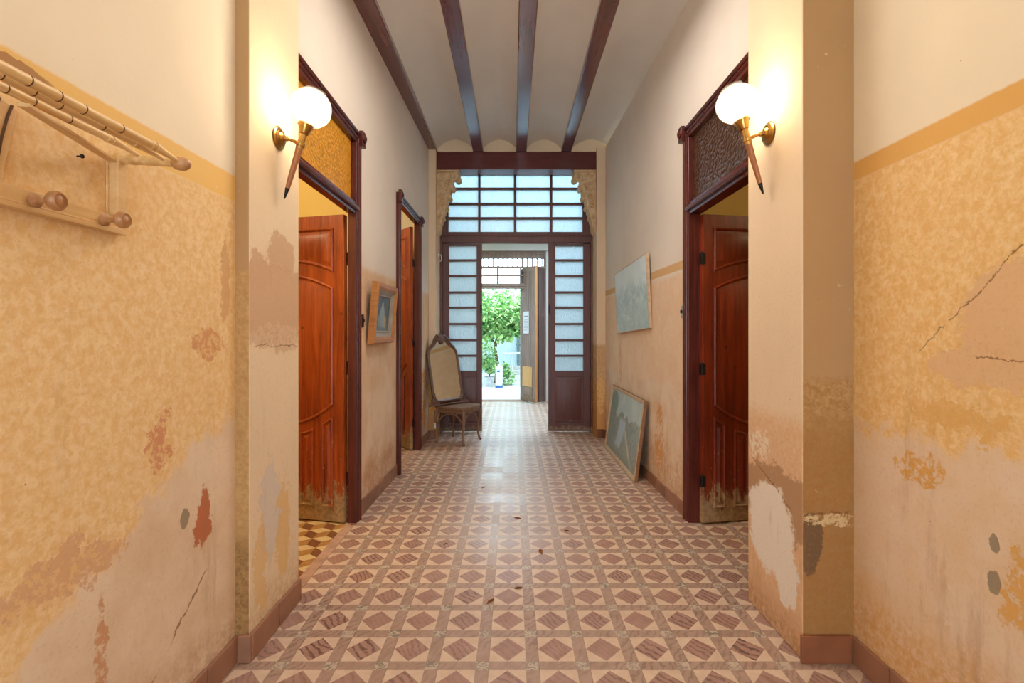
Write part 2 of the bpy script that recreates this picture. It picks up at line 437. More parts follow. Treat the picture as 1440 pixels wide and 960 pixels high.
# ---- hydraulic floor tiles (20 cm)
def tile_floor():
    m = Mat('hydraulic_tiles', .4, .75); P, x, y, z = m.pos()
    nl = m.noise(P, 1.6, 4); nf = m.noise(P, 60, 4, .7); nm = m.noise(P, 14, 5, .65)
    a = (x - .079) / .2; b = (y - 1.905) / .2005
    wob = (nf - .5) * .012
    u = (a + .5 + wob).frac() - .5; v = (b + .5 + wob).frac() - .5       # 0 on the strips
    cu = (a + wob).frac() - .5; cv = (b + wob).frac() - .5               # 0 in the middle of the cells
    su = u.abs().step(.138, .128); sv = v.abs().step(.128, .118)
    dia = (cu.abs() + cv.abs()).step(.372, .360)
    ta = a.floor(); tb = b.floor()
    rnd = m.white(m.vec(ta, tb, 0)); rn2 = m.white(m.vec(ta, tb, 3.3)); rn3 = m.white(m.vec((a + .5).floor(), (b + .5).floor(), 8.1))
    # combed veins: warped diagonal lines, stronger in some tiles than in others
    warp = m.noise(m.vec(x + rnd * 9, y + rn2 * 9, 0), 9, 3)
    ln = ((x * (rnd * .8 + .5) + y * .62 + warp * .075) * 230).sin()
    vein = ln.step(.15, .8) * nf.step(.32, .55)
    ln2 = ((x * .7 - y * .5 + m.noise(P, 11, 3) * .1) * 240).sin()
    vein2 = ln2.step(.3, .9)
    creamc = m.mix(nm.step(.3, .7), C(216,190,164), C(204,176,150))
    diac = m.mix(vein * (rn2 * .8 + .15), m.mix(nm.step(.3, .7), C(172,134,118), C(160,122,106)), C(104,76,66))
    strc = m.mix(vein2 * (rn3 * .5 + .1), m.mix(nm.step(.3, .7), C(176,146,128), C(164,134,116)), C(122,96,82))
    mar = m.noise(P, 42, 4, .6, 1.5)
    crs = m.mix(mar.step(.42, .56), m.mix(rn3.step(.3, .7), C(138,124,108), C(156,136,120)), C(192,174,154))
    col = m.mix(dia, creamc, diac)
    col = m.mix(su.max(sv), col, strc)
    col = m.mix(su * sv, col, crs)
    jt = ((a - .128).frac() - .5).abs().step(.492, .497).max(((b - .118).frac() - .5).abs().step(.492, .497))
    col = m.mix(jt * .55, col, C(110, 82, 64))
    # the trodden path down the middle: dusty, the pattern worn thin; grime in the joints
    path = (x + .02 + (nl - .5) * .5).abs().step(.62, .08) * y.step(2.3, 3.4)
    col = m.mix(path * (nm * .6 + nl * .6).step(.35, .75) * .62, col, C(204,198,192))
    col = m.mix(m.noise(P, 2.4, 5, .7).step(.55, .75) * .25, col, C(150,120,96))
    spk = m.voro(P, 26).step(.07, .04) * m.noise(P, 5, 2).step(.5, .6)
    col = m.mix(spk * .7, col, C(96, 72, 52))
    m.color(col)
    m.rough(nm * .30 + nl * .16 + m.white(m.vec((a - .128).floor(), (b - .118).floor(), 2)) * .12 + .10 + (1 - path) * .08)
    m.bump(nm * .6 + nf * .25 - jt * .5 + m.white(m.vec(ta, tb, 5)) * .05, .12, .004)
    return m.m
M_floor = tile_floor()
M_cubeA = plain('cube_tile_cream', C(216,190,140), .4, .5, var=.06, scale=30)
M_cubeB = plain('cube_tile_ochre', C(176,132,76), .4, .5, var=.08, scale=30)
M_cubeC = plain('cube_tile_brown', C(132,86,56), .4, .5, var=.08, scale=30)
M_thr = plain('threshold_stone', C(186,150,128), .55, .4, var=.1, scale=12)
M_conc = plain('pale_patio_paving', C(214,206,200), .8, .2, var=.06, scale=3)

# ------------------------------------------------------------------ the room
ZC = 3.66
XL, XR = -1.115, 1.372           # near walls
PL, PR = -1.06, 1.166            # pilaster faces
def quadwall(mb, xa, ya, xb, yb, z0, z1, th, m=0):
    """wall piece from (xa,ya) to (xb,yb); th = signed thickness along x, away from the hall"""
    mb.prism([(xa, ya), (xb, yb), (xb + th, yb), (xa + th, ya)], z0, z1, m)

mb = MB(); mb.box((-4.6, -3.4, -.1), (4.6, 9.25, 0)); struct(mb.build('floor', M_floor, smooth=False))
mb = MB(); mb.box((XL - .15, -3.3, 0), (XL, 1.93, ZC)); struct(mb.build('wall_left_near', M_nearL, smooth=False))
mb = MB(); mb.box((XR, -3.3, 0), (XR + .15, 1.93, ZC)); struct(mb.build('wall_right_near', M_nearR, smooth=False))
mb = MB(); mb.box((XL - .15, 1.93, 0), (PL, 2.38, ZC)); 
o = mb.build('wall_left_pilaster', [M_pilL, M_pilL_shade], smooth=False, bevel=.006); struct(o)
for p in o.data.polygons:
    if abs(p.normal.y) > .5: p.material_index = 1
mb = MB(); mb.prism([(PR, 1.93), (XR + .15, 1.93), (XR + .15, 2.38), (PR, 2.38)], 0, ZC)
o = mb.build('wall_right_pilaster', [M_pilR, M_pilR_shade], smooth=False, bevel=.006); struct(o)
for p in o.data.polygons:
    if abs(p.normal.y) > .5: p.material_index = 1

# hall walls run slightly together towards the glazed partition
hl = lambda y: -1.10 + (y - 3.42) * .0185 if y > 3.42 else -1.10
hr = lambda y: 1.238 - (y - 3.42) * .0262 if y > 3.42 else 1.238
D1, D2, DR = (2.34, 3.405, 2.73), (4.45, 5.49, 2.63), (2.34, 3.42, 2.77)
TH = .04
def hallwall(name, fx, th, doors, mat):
    mb = MB(); y = 2.38
    for (a, b, zt) in doors:
        a2, b2, z2 = a + .05, b - .05, zt - .05
        quadwall(mb, fx(y), y, fx(a2), a2, 0, ZC, th)
        quadwall(mb, fx(a2), a2, fx(b2), b2, z2, ZC, th)
        y = b2
    quadwall(mb, fx(y), y, fx(6.5), 6.5, 0, ZC, th)
    struct(mb.build(name, mat, smooth=False))
hallwall('wall_left_hall', hl, -TH, [D1, D2], M_hallL)
hallwall('wall_right_hall', hr, TH, [DR], M_hallR)

# back of the house behind the camera: an unseen wall, its wide opening added to let in fill light
mb = MB(); mb.box((XL - .15, -3.45, 0), (-.8, -3.3, ZC)).box((.95, -3.45, 0), (XR + .15, -3.3, ZC)).box((-.8, -3.45, 2.7), (.95, -3.3, ZC))
struct(mb.build('wall_back', M_ceil, smooth=False))

# ceilings: plain near the camera, shallow vaults between the beams in the hall
mb = MB(); mb.box((-1.4, -3.45, ZC), (1.6, 2.3, ZC + .1)); struct(mb.build('ceiling_near', M_ceil, smooth=False))
BM = [(-1.125, -.955), (-.505, -.372), (.042, .176), (.612, .742), (1.25, 1.40)]
BZ = 3.612
mb = MB()
for (a, b), (c, d) in zip(BM, BM[1:]):
    n = 14; pr = []
    for i in range(n + 1):
        t = i / n; pr.append((b - .01 + (c - b + .02) * t, BZ + .035 + .125 * math.sin(math.pi * t) ** .8))
    pts = pr + [(pr[-1][0], BZ + .3), (pr[0][0], BZ + .3)]
    mb.loops([[(x, 2.3, z) for x, z in pts], [(x, 6.1, z) for x, z in pts]])
struct(mb.build('ceiling_hall', M_ceil))
mb = MB(); mb.box((-1.3, 6.09, 3.62), (1.5, 6.5, 3.95)); struct(mb.build('wall_tympanum', M_tymp, smooth=False))
mb = MB(); mb.box((-1.3, 2.28, BZ + .05), (1.5, 2.36, BZ + .3)); struct(mb.build('wall_ceiling_step', M_ceil, smooth=False))
lab = ['maroon ceiling beam running along the top of the left wall', 'maroon ceiling beam, second from the left wall, crossing above the mirror',
       'maroon ceiling beam in the middle of the ceiling, above the open doorway', 'maroon ceiling beam nearest the right wall']
for (a, b), l in zip(BM[:4], lab):
    mb = MB(); mb.box((a, 2.36, BZ), (b, 6.09, BZ + .16)); tag(mb.build('ceiling_beam', M_beam, bevel=.008), l, 'beam', 'ceiling beams of the hall')
mb = MB(); mb.box((-.965, 6.08, 3.392), (1.058, 6.30, 3.612)); tag(mb.build('lintel_beam', M_beamx, bevel=.006), 'wide maroon timber lintel crossing above the glazed partition', 'beam')

# end pilasters
mb = MB(); mb.box((-1.25, 6.0, 0), (-.962, 6.5, 3.66)); struct(mb.build('wall_left_end', M_end, smooth=False, bevel=.006))
mb = MB(); mb.box((1.058, 6.05, 0), (1.42, 6.5, 3.66)); struct(mb.build('wall_right_end', M_end, smooth=False, bevel=.006))

# baseboards (tiles with joints)
def baseboard(name, segs, mat, h=.11, t=.014, d=-1, joint=.2):
    """segs: wall-face polylines; d = direction of the room along the normal"""
    mb = MB()
    for (xa, ya, xb, yb) in segs:
        L = math.hypot(xb - xa, yb - ya); n = max(1, round(L / joint)); ux, uy = (xb - xa) / L, (yb - ya) / L
        nx, ny = -uy * d, ux * d
        for i in range(n):
            s0, s1 = i * L / n + .001, (i + 1) * L / n - .001
            mb.prism([(xa + ux*s0, ya + uy*s0), (xa + ux*s1, ya + uy*s1), (xa + ux*s1 + nx*t, ya + uy*s1 + ny*t), (xa + ux*s0 + nx*t, ya + uy*s0 + ny*t)], 0, h - .004 * (i % 3))
    struct(mb.build(name, mat, smooth=False, bevel=.004))
baseboard('baseboard_left_near', [(XL, -3.2, XL, 1.93)], M_base)
baseboard('baseboard_left_pilaster', [(XL + .012, 1.93, PL + .013, 1.93), (PL, 1.93, PL, 2.38)], M_base)
baseboard('baseboard_left_hall', [(hl(3.44), 3.44, hl(4.44), 4.44), (hl(5.5), 5.5, hl(6.0), 6.0), (hl(6) + .015, 6.0, -.962, 6.0)], M_base)
baseboard('baseboard_right_near', [(XR, -3.2, XR, 1.93)], M_base, d=1)
baseboard('baseboard_right_pilaster', [(PR - .013, 1.93, XR - .015, 1.93)], M_based, t=.016, d=-1, joint=.3)
baseboard('baseboard_right_hall', [(hr(3.44), 3.44, hr(6.05), 6.05), ], M_base, d=1, h=.10)
baseboard('baseboard_right_end', [(1.058, 6.05, hr(6.05) - .016, 6.05)], M_based, d=-1)

# side rooms
def side_room(tagname, x0, x1, y0, y1, mat, floormat=None):
    mb = MB(); xo = x1 if abs(x1) > abs(x0) else x0
    mb.box((xo, y0 - .1, 0), (xo + (.1 if xo > 0 else -.1), y1 + .1, 3.5))
    mb.box((x0, y0 - .1, 0), (x1, y0, 3.5)); mb.box((x0, y1, 0), (x1, y1 + .1, 3.5))
    struct(mb.build('wall_' + tagname, mat, smooth=False))
    mb = MB(); mb.box((x0, y0 - .1, 3.5), (x1, y1 + .1, 3.6)); struct(mb.build('ceiling_' + tagname, mat, smooth=False))
side_room('left_front_room', -3.6, -1.142, 1.2, 4.3, M_room)
side_room('left_rear_room', -3.6, -1.13, 4.42, 7.6, M_room)
side_room('right_room', 1.28, 3.6, 2.1, 4.6, M_room)

# cube-pattern floor of the left front room
mb = MB(); e = .086
mb.box((-2.6, 1.9, 0.0005), (-1.15, 4.2, .0015), 1)
for j in range(-2, 20):
    for i in range(-2, 12):
        cx = -2.55 + (i + (j % 2) * .5) * e * math.sqrt(3); cy = 2.0 + j * 1.5 * e
        vs = [(cx + e * math.cos(R(30 + 60 * k)), cy + e * math.sin(R(30 + 60 * k))) for k in range(6)]
        for q, (a, b, c) in enumerate(((0, 1, 2), (2, 3, 4), (4, 5, 0))):
            pts = [(cx, cy), vs[a], vs[b], vs[c]]
            pts = [(max(-2.6, min(-1.15, px)), max(1.9, min(4.2, py))) for px, py in pts]
            if abs(area(pts)) > 1e-4: mb.prism(pts, .001, .0025, q)
struct(mb.build('floor_cube_tiles', [M_cubeA, M_cubeC, M_cubeB], smooth=False))
for nm, x0, x1, y0, y1 in (('floor_threshold_left', -1.15, -1.088, 2.50, 3.36), ('floor_threshold_left_rear', -1.13, -1.07, 4.53, 5.41)):
    mb = MB(); mb.box((x0, y0, 0), (x1, y1, .004)); struct(mb.build(nm, M_thr, smooth=False))

# ------------------------------------------------------------------ interior doors
def arc(x0, x1, ze, zm, n=14):
    c = (x0 + x1) / 2; h = (x1 - x0) / 2
    return [(x0 + (x1 - x0) * i / n, ze + (zm - ze) * (1 - (((x0 + (x1 - x0) * i / n) - c) / h) ** 2)) for i in range(n + 1)]
def door_leaf(parent, loc, direction, w, H, mat, swing=1):
    k = H / 2.13; t = .042
    M = Matrix.Translation(loc) @ Matrix.Rotation(math.atan2(direction[1], direction[0]), 4, 'Z')
    mb = MB(); mb.box((.0, -t/2, .012), (w, t/2, .012 + H))
    leaf = mb.build('leaf', mat, parent, bevel=.004, M=M)
    W_ = w / .88
    z = lambda q: q * k
    polys = []
    tp = arc(.078*W_, .802*W_, z(1.742), z(1.822))
    polys.append(tp + [(.802*W_, z(2.055)), (.078*W_, z(2.055))])
    lo = arc(.078*W_, .802*W_, z(.823), z(.672)); up = arc(.078*W_, .802*W_, z(1.638), z(1.735))
    polys.append(lo + up[::-1])
    full = lambda x: z(.749) + (z(.612) - z(.749)) * (1 - ((x - .44*W_) / (.362*W_)) ** 2)
    for a, b in ((.078, .168), (.232, .345), (.535, .648), (.712, .802)):
        a *= W_; b *= W_
        polys.append([(a, z(.113)), (b, z(.113)), (b, full(b)), ((a+b)/2, full((a+b)/2)), (a, full(a))])
    for q, P in enumerate(polys):
        mb = MB()
        dd = 1 if q < 2 else .8
        for sg in (-1, 1):
            lv = [(0, 0), (.003, .009), (.011, .014), (.019, .009), (.023, .001), (.034, .001), (.056, .010)]
            ls = []
            for d, h in lv:
                ip = inset(P, d * dd)
                ls.append([(x, sg * (t/2 + h), zz) for x, zz in (ip if sg > 0 else ip[::-1])][::-1])
            ls[0] = [(x, sg * (t/2 - .002), zz) for x, _, zz in ls[0]]
            mb.loops(ls, cap0=False)
        mb.build('panel', mat, leaf, ang=25)
    for hz in ((.30, 1.07, 1.83) if H < 2.3 else (.3, 1.2, 2.1)):
        mb = MB(); mb.lathe([(.007, -.04), (.007, .04)], 10, M=Matrix.Translation((-.004, -.018, hz)))
        mb.lathe([(.004, .04), (.008, .045), (.004, .052)], 10, M=Matrix.Translation((-.004, -.018, hz))).box((-.012, -.022, hz - .038), (.022, -.0225, hz + .038)).box((-.026, -.021, hz - .038), (-.004, -.018, hz + .038))
        mb.build('hinge', M_iron, leaf)
    return leaf

def ear(mb, x, y, z, sgn):
    """carved scroll block at the head of a casing"""
    mb.box((x, y - .028, z - .075), (x + sgn * .03, y + .032, z + .035))
    mb.lathe([(.0, 0), (.03, .002), (.034, .008), (.02, .012), (.016, .016), (.0, .017)], 16, M=Matrix.Translation((x + sgn * .028, y + .004, z - .012)) @ Matrix.Rotation(sgn * math.pi/2, 4, 'Y'))
def casing(parent, xw, sgn, y0, y1, zt, rail, jw=.085, depth=.058):
    """sgn: direction of the hall from the wall"""
    xf = xw + sgn * .018; xb = xw - sgn * (depth - .018)
    mb = MB()
    mb.box((xf, y0, 0), (xb, y0 + jw, zt - jw)); mb.box((xf, y1 - jw, 0), (xb, y1, zt - jw)); mb.box((xf, y0, zt - jw), (xb, y1, zt))
    # rounded mouldings up the jambs and across the head
    for off, r in ((.014, .014), (.048, .010)):
        for yy in (y0 + off, y1 - off):
            mb.tube([(xf, yy, 0), (xf, yy, zt - off)], r, 10)
        mb.tube([(xf, y0 + off, zt - off), (xf, y1 - off, zt - off)], r, 10)
    if rail:
        mb.box((xf - sgn * .006, y0 + jw - .002, rail), (xb, y1 - jw + .002, rail + .082))
        mb.tube([(xf, y0 + .06, rail + .041), (xf, y1 - .06, rail + .041)], .018, 10)
    for yy in ((y1,) if rail else (y0, y1)): ear(mb, xf, yy, zt - .02, sgn)
    return mb.build('frame', M_frame, parent, bevel=.003)

def door(name, label, xw, sgn, D, rail, leaf_args, pane_mat, depth=.058):
    y0, y1, zt = D
    d = thing(name, label, None, kind='structure')
    casing(d, xw, sgn, y0, y1, zt, rail, depth=depth)
    if rail:
        mb = MB(); mb.box((xw - sgn * .020, y0 + .08, rail + .075), (xw - sgn * .023, y1 - .08, zt - .08)); mb.build('transom_pane', pane_mat, d, smooth=False)
    door_leaf(d, *leaf_args)
    return d
door('door_1', None, -1.10, 1, D1, 2.145, ((-1.158, 3.325, 0), (-.973, .231), .88, 2.125, M_leaf), M_amber)
door('door_2', None, hl(4.97), 1, D2, None, ((-1.135, 5.385, 0), (-.62, .785), .86, 2.50, M_leaf), None)
door('door_3', None, 1.238, -1, DR, 2.145, ((1.302, 3.318, 0), (.983, .182), .88, 2.125, M_leafR), M_ambrn, .088)

# ------------------------------------------------------------------ glazed partition
YP = 6.40
pt = thing('door_4', None, None, kind='structure')
mb = MB()
T2 = .035
mb.box((-.962, YP - .05, 0), (-.935, YP + .06, 3.60)).box((1.03, YP - .05, 0), (1.058, YP + .06, 3.60))
mb.box((-.935, YP - .05, 2.515), (-.853, YP + .05, 3.60)).box((.929, YP - .05, 2.515), (1.03, YP + .05, 3.60))
mb.box((-.935, YP - .055, 2.515), (1.03, YP + .055, 2.657)).box((-.935, YP - .05, 3.56), (1.03, YP + .05, 3.61))
mb.box((-.935, YP - .065, 2.595), (1.03, YP - .05, 2.612))
mb.build('frame', M_part, pt, bevel=.004)
mb = MB()
for z in (3.434, 3.238, 3.036, 2.846): mb.box((-.853, YP - .022, z - .015), (.929, YP + .022, z + .015))
for x in (-.444, .031, .512): mb.box((x - .015, YP - .024, 2.657), (x + .015, YP + .024, 3.56))
mb.build('glazing_bars', M_part, pt, bevel=.003)
mb = MB(); mb.box((-.86, YP - .002, 2.65), (.94, YP + .002, 3.57)); mb.build('transom_panes', M_frost, pt, smooth=False)
def glazed_leaf(name, x0, x1, gx0, gx1, hinge_side):
    d = thing(name, None, None, (0, 0, 0), kind='structure'); ya, yb = YP - .022, YP + .022
    zs = [2.287, 2.079, 1.86, 1.657, 1.439, 1.225, 1.017]
    mb = MB(); mb.box((x0, ya, .012), (gx0, yb, 2.507)).box((gx1, ya, .012), (x1, yb, 2.507))
    mb.box((gx0, ya, 2.477), (gx1, yb, 2.507)).box((gx0, ya, .742), (gx1, yb, .817)).box((gx0, ya, .012), (gx1, yb, .135))
    leaf = mb.build('leaf', M_part, d, bevel=.003)
    mb = MB()
    for z in zs: mb.box((gx0, ya + .006, z - .014), (gx1, yb - .006, z + .014))
    mb.build('glazing_bars', M_part, d, bevel=.003)
    mb = MB(); mb.box((gx0 - .005, YP - .002, .81), (gx1 + .005, YP + .002, 2.48)); mb.build('glass_panes', M_frost, d, smooth=False)
    mb = MB(); P = [(gx0 - .01, .13), (gx1 + .01, .13), (gx1 + .01, .75), (gx0 - .01, .75)]
    for sg in (-1, 1):
        ls = [[(x, YP + sg * h, z) for x, z in (inset(P, q)[::-1] if sg > 0 else inset(P, q))] for q, h in ((0, .0), (.01, .008), (.03, .008), (.05, .016))]
        mb.loops(ls, cap0=False)
    mb.build('panel', M_part, d, ang=25)
    mb = MB(); mb.box((gx0 - .02, ya - .014, .04), (gx1 + .04, ya, .10)); mb.build('weather_bar', M_part, d, bevel=.003)
    ex = x1 if hinge_side < 0 else x0
    mb = MB()
    mb.box((ex - .022 if hinge_side < 0 else ex, ya - .006, 1.58), (ex if hinge_side < 0 else ex + .022, ya, 1.70))
    mb.tube([(ex + .012 * hinge_side, ya - .02, 1.64), (ex + .012 * hinge_side, ya, 1.64)], .007, 8)
    mb.build('lock', M_iron, d)
    return d
glazed_leaf('door_5', -.934, -.408, -.849, -.479, -1)
glazed_leaf('door_6', .474, 1.029, .564, .939, 1)

# ------------------------------------------------------------------ vestibule, street door, yard
mb = MB()
mb.box((-4.2, 6.36, 0), (-1.25, 6.5, 3.3)).box((1.42, 6.36, 0), (3.4, 6.5, 3.3)).box((-1.25, 6.44, 3.60), (1.42, 6.52, 4.0))
struct(mb.build('wall_vestibule_front', M_vest, smooth=False))
mb = MB(); mb.box((3.2, 6.5, 0), (3.4, 9.25, 3.3)); struct(mb.build('wall_vestibule_right', M_vest, smooth=False))
mb = MB(); mb.box((-4.4, 7.5, 0), (-4.2, 9.25, 3.3)); struct(mb.build('wall_vestibule_left_light_block', M_vest, smooth=False))  # unseen wall added to keep side light off the vestibule end
mb = MB(); mb.box((-4.4, 8.15, 3.3), (3.4, 9.5, 3.42)); struct(mb.build('ceiling_vestibule_light_block', M_vest, smooth=False))  # unseen partial ceiling, added to dim the end wall; gap lets sky light in
YE = 9.25
mb = MB(); mb.box((-4.2, YE, 0), (-.80, YE + .25, 3.3)).box((.64, YE, 0), (3.4, YE + .25, 3.3)).box((-.80, YE, 2.90), (.64, YE + .25, 3.3))
mb.box((-.9, YE - .05, 2.90), (.74, YE, 2.94)).box((-.85, YE - .03, 2.94), (.69, YE, 2.97))
struct(mb.build('wall_vestibule_end', M_vest, smooth=False, bevel=.004))
en = thing('door_7', None, None, kind='structure')
mb = MB()
mb.box((-.80, YE + .02, 0), (-.72, YE + .16, 2.9)).box((.60, YE + .02, 0), (.64, YE + .16, 2.9)).box((-.80, YE + .02, 2.183), (.60, YE + .16, 2.279)).box((-.72, YE + .0, 2.22), (.60, YE + .02, 2.24))
mb.box((-.72, YE + .04, 2.575), (.60, YE + .12, 2.613)).box((-.72, YE + .03, 2.765), (.60, YE + .14, 2.90))
mb.box((-.72, YE + .0, 0), (.60, YE + .18, .018))
for x in (-.29,): mb.box((x - .02, YE + .05, 2.279), (x + .02, YE + .1, 2.575))
mb.box((-.72, YE + .05, 2.42), (.60, YE + .095, 2.45))
mb.box((.135, YE + .06, 2.279), (.165, YE + .12, 2.575))
mb.build('frame', M_entry, en, bevel=.003)
mb = MB(); mb.box((-.72, YE + .078, 2.27), (.6, YE + .082, 2.58)); mb.build('fanlight_panes', M_clear, en, smooth=False)
mb = MB()
for i in range(15):
    x = -.66 + i * .0945
    r = .022 if i in (4, 9) else .016
    if x < .59: mb.box((x - r/1.3, YE + .07, 2.605), (x + r/1.3, YE + .09, 2.775))
mb.build('grille', M_entry, en)
mb = MB()
for i in range(15):
    x = -.66 + i * .0945
    if x < .58:
        pts = [(x + .042 * (1 - q / 30) * math.cos(q * .42), YE + .025, 2.832 + .05 * (1 - q / 30) * math.sin(q * .42)) for q in range(24)]
        mb.tube(pts, .008, 6)
mb.tube([(-.72, YE + .024, 2.89), (.6, YE + .024, 2.89)], .012, 8)
mb.build('carved_frieze', M_entry, en)

def plank_leaf(name, label, a, b, H, mat, groove, sheet=False):
    a, b = Vector(a), Vector(b); u = (b - a).normalized(); w = (b - a).length
    M = Matrix.Translation((a.x, a.y, 0)) @ Matrix.Rotation(math.atan2(u.y, u.x), 4, 'Z')
    d = thing(name, label, None, M=M, kind='structure')
    t = .045
    mb = MB(); mb.box((0, -t/2 + .006, .022), (w, t/2, H)); lf = mb.build('leaf', mat, d, bevel=.003)
    mb = MB()
    for x0, x1 in ((0, .07), (w - .07, w)): mb.box((x0, -t/2 - .006, .022), (x1, -t/2 + .008, H))
    for z0, z1 in ((.022, .11), (1.62, 1.70), (H - .09, H)): mb.box((.07, -t/2 - .006, z0), (w - .07, -t/2 + .008, z1))
    mb.build('frame', mat, d, bevel=.004)
    mb = MB(); n = groove
    for i in range(n):
        x0 = .07 + (w - .14) * i / n; x1 = .07 + (w - .14) * (i + 1) / n
        mb.box((x0 + .003, -t/2 - .001, .11), (x1 - .003, -t/2 + .008, 1.62)).box((x0 + .003, -t/2 - .001, 1.70), (x1 - .003, -t/2 + .008, H - .09))
    mb.build('planks', mat, d, bevel=.003)
    mb = MB(); mb.box((w, -t/2 - .006, .022), (w + .012, t/2, H)); mb.build('edge_strip', M_raw, d, bevel=.002)
    return d, w, M
dl, w, ML = plank_leaf('door_8', None, (.168, 9.43), (.435, 8.93), 2.57, M_entry, 5)
mb = MB(); mb.box((.10, -.034, .30), (w - .10, -.026, .68)); mb.build('repair_board', M_patch, dl, bevel=.002)
mb = MB()
nn = 26; pts = [(.10 + (w - .2) * i / nn, .30 + random.uniform(-.012, .015)) for i in range(nn + 1)] + [(w - .10, .14), (.10, .14)]
mb.loops([[(x, -.033, z) for x, z in pts][::-1], [(x, -.027, z) for x, z in pts][::-1]]); mb.build('rotten_board', varnish('rotted_wood', C(120,100,84), C(160,138,118), .8), dl)
plank_leaf('door_9', None, (.47, 8.99), (.595, 9.225), 2.56, varnish('dark_weathered_plank', C(78,56,52), C(104,78,70), .7, knots=False), 2)
# notice on the open leaf
nt = thing('paper_notice', 'white paper notice pinned to the open weathered street door leaf', 'notice', M=ML @ Matrix.Translation((.25, -.034, 1.52)))
mb = MB(); mb.box((-.105, -.001, -.21), (.105, .0005, .21)); random.seed(3)
def word_line(z, x0, x1, h):
    x = x0
    while x < x1:
        ww = random.uniform(.012, .03); mb.box((x, -.0016, z), (min(x + ww, x1), -.001, z + h), 1); x += ww + .006
word_line(.11, -.075, .08, .018)
for i in range(9): word_line(.045 - i * .024, -.08, random.uniform(.05, .085), .006)
mb.build('sheet', [plain('notice_paper', C(226,228,234), .7, var=.02, bump=0), plain('notice_print', C(110,112,124), .8, var=.02, bump=0)], nt, smooth=False)

# yard
mb = MB(); mb.box((-9, YE, -.1), (9, 17, 0)); struct(mb.build('floor_yard', M_conc, smooth=False))
mb = MB(); mb.box((-3.6, 15.9, 0), (3.8, 16.1, 2.95)); struct(mb.build('wall_yard', M_yard, smooth=False))
for nm, x in (('wall_yard_left_sky_block', -3.8), ('wall_yard_right_sky_block', 3.6)):  # unseen side walls added, tall enough to cut down sky light in the yard
    mb = MB(); mb.box((x, 9.5, 0), (x + .2, 15.9, 6.5)); struct(mb.build(nm, M_yard, smooth=False))
mb = MB(); mb.box((-4.4, 9.5, 3.3), (4.4, 10.3, 3.42)); struct(mb.build('ceiling_yard_sky_block', M_vest, smooth=False))  # unseen overhang added to reduce the sky light falling on the yard
mb = MB(); mb.box((-.35, 15.2, 0), (2.6, 15.89, .12)).box((-.15, 15.5, .12), (2.6, 15.89, .24)); tag(mb.build('stone_step', M_conc, bevel=.01), 'low pale stone step at the foot of the yard wall', 'step')
mb = MB(); mb.tube([(.18, 15.82, .24), (.18, 15.82, 2.6)], .05, 12).box((.10, 15.85, .9), (.26, 15.9, .96)).box((.10, 15.85, 2.0), (.26, 15.9, 2.06))
tag(mb.build('drain_pipe', plain('grey_pipe', C(120,136,140), .5)), 'grey vertical pipe on the pale yard wall beside the open street door', 'pipe')

M_green = [Mat('leaf_green_%s' % s, .45, .4) for s in ('bright', 'deep')]
for m_, (c1, c2) in zip(M_green, ((C(158,200,112), C(204,228,156)), (C(96,150,84), C(150,190,118)))):
    m_.color(m_.mix(m_.noise(m_.obj()[0], 3, 3).step(.35, .65), c1, c2))
    m_.b.inputs['Subsurface Weight'].default_value = 0
M_green = [q.m for q in M_green]
M_bark = plain('bark', C(120,92,70), .9, .2, var=.25, scale=20)
def leaves(mb, c, rad, n, s):
    c = Vector(c)
    for _ in range(n):
        d = Vector((random.gauss(0,1), random.gauss(0,1), random.gauss(0,1))).normalized() * random.uniform(.35, 1) ** .5
        p = c + Vector((d.x * rad[0], d.y * rad[1], d.z * rad[2]))
        t = Vector((random.uniform(-1,1), random.uniform(-1,1), random.uniform(-.9,.35))).normalized()
        sd = t.cross(Vector((random.uniform(-.5,.5), random.uniform(-.5,.5), 1))).normalized(); nn = t.cross(sd)
        L = s * random.uniform(.7, 1.3); w = L * .24
        mb.add([p, p + t*L*.45 + sd*w + nn*w*.3, p + t*L, p + t*L*.45 - sd*w + nn*w*.3, p + t*L*.5], [(0,1,4),(1,2,4),(2,3,4),(3,0,4)], random.choice((0,0,1)))
def tree(name, label, x, y, trunk, crowns, n, s, mats=M_green, group=None, z0=0):
    t = thing(name, label, 'tree' if s > .1 else 'plant', (x, y, z0), group=group)
    mb = MB()
    for pts, r in trunk: mb.tube(pts, r, 9)
    mb.build('trunk' if s > .1 else 'stem', M_bark, t)
    mb = MB()
    for c, rad in crowns: leaves(mb, c, rad, n, s)
    mb.build('foliage', mats, t, smooth=False)
    return t
random.seed(11)
tree('leafy_tree', 'bright green leafy tree in the yard seen through the open street door', -.45, 12.6,
     [([(0,0,0),(.05,0,.5),(-.02,0,.9),(.06,0,1.3),(.0,0,1.9)], [.05,.045,.04,.04,.03]), ([(.06,0,1.2),(.4,.1,1.6),(.7,.2,2.2)], [.03,.025,.015]), ([(.02,0,1.0),(-.4,.1,1.5),(-.9,.1,2.1)], [.03,.025,.015])],
     [((0,0,1.95),(1.0,.8,.55)), ((.75,.2,1.85),(.75,.7,.55)), ((-.9,0,1.9),(.9,.8,.6)), ((.0,0,1.5),(.85,.5,.40)), ((.3,.1,1.65),(.8,.6,.5))], 900, .16)
tree('leafy_tree', 'tall tree filling the yard behind the nearer bright one', .6, 14.6, [([(0,0,0),(.02,0,1.6),(-.05,0,2.6)], [.08,.07,.05])],
     [((0,0,2.15),(1.6,.7,.6)), ((-1.6,0,2.1),(1.3,.6,.65)), ((1.6,0,2.1),(1.2,.7,.65)), ((-.4,0,1.9),(1.3,.5,.6))], 800, .2)
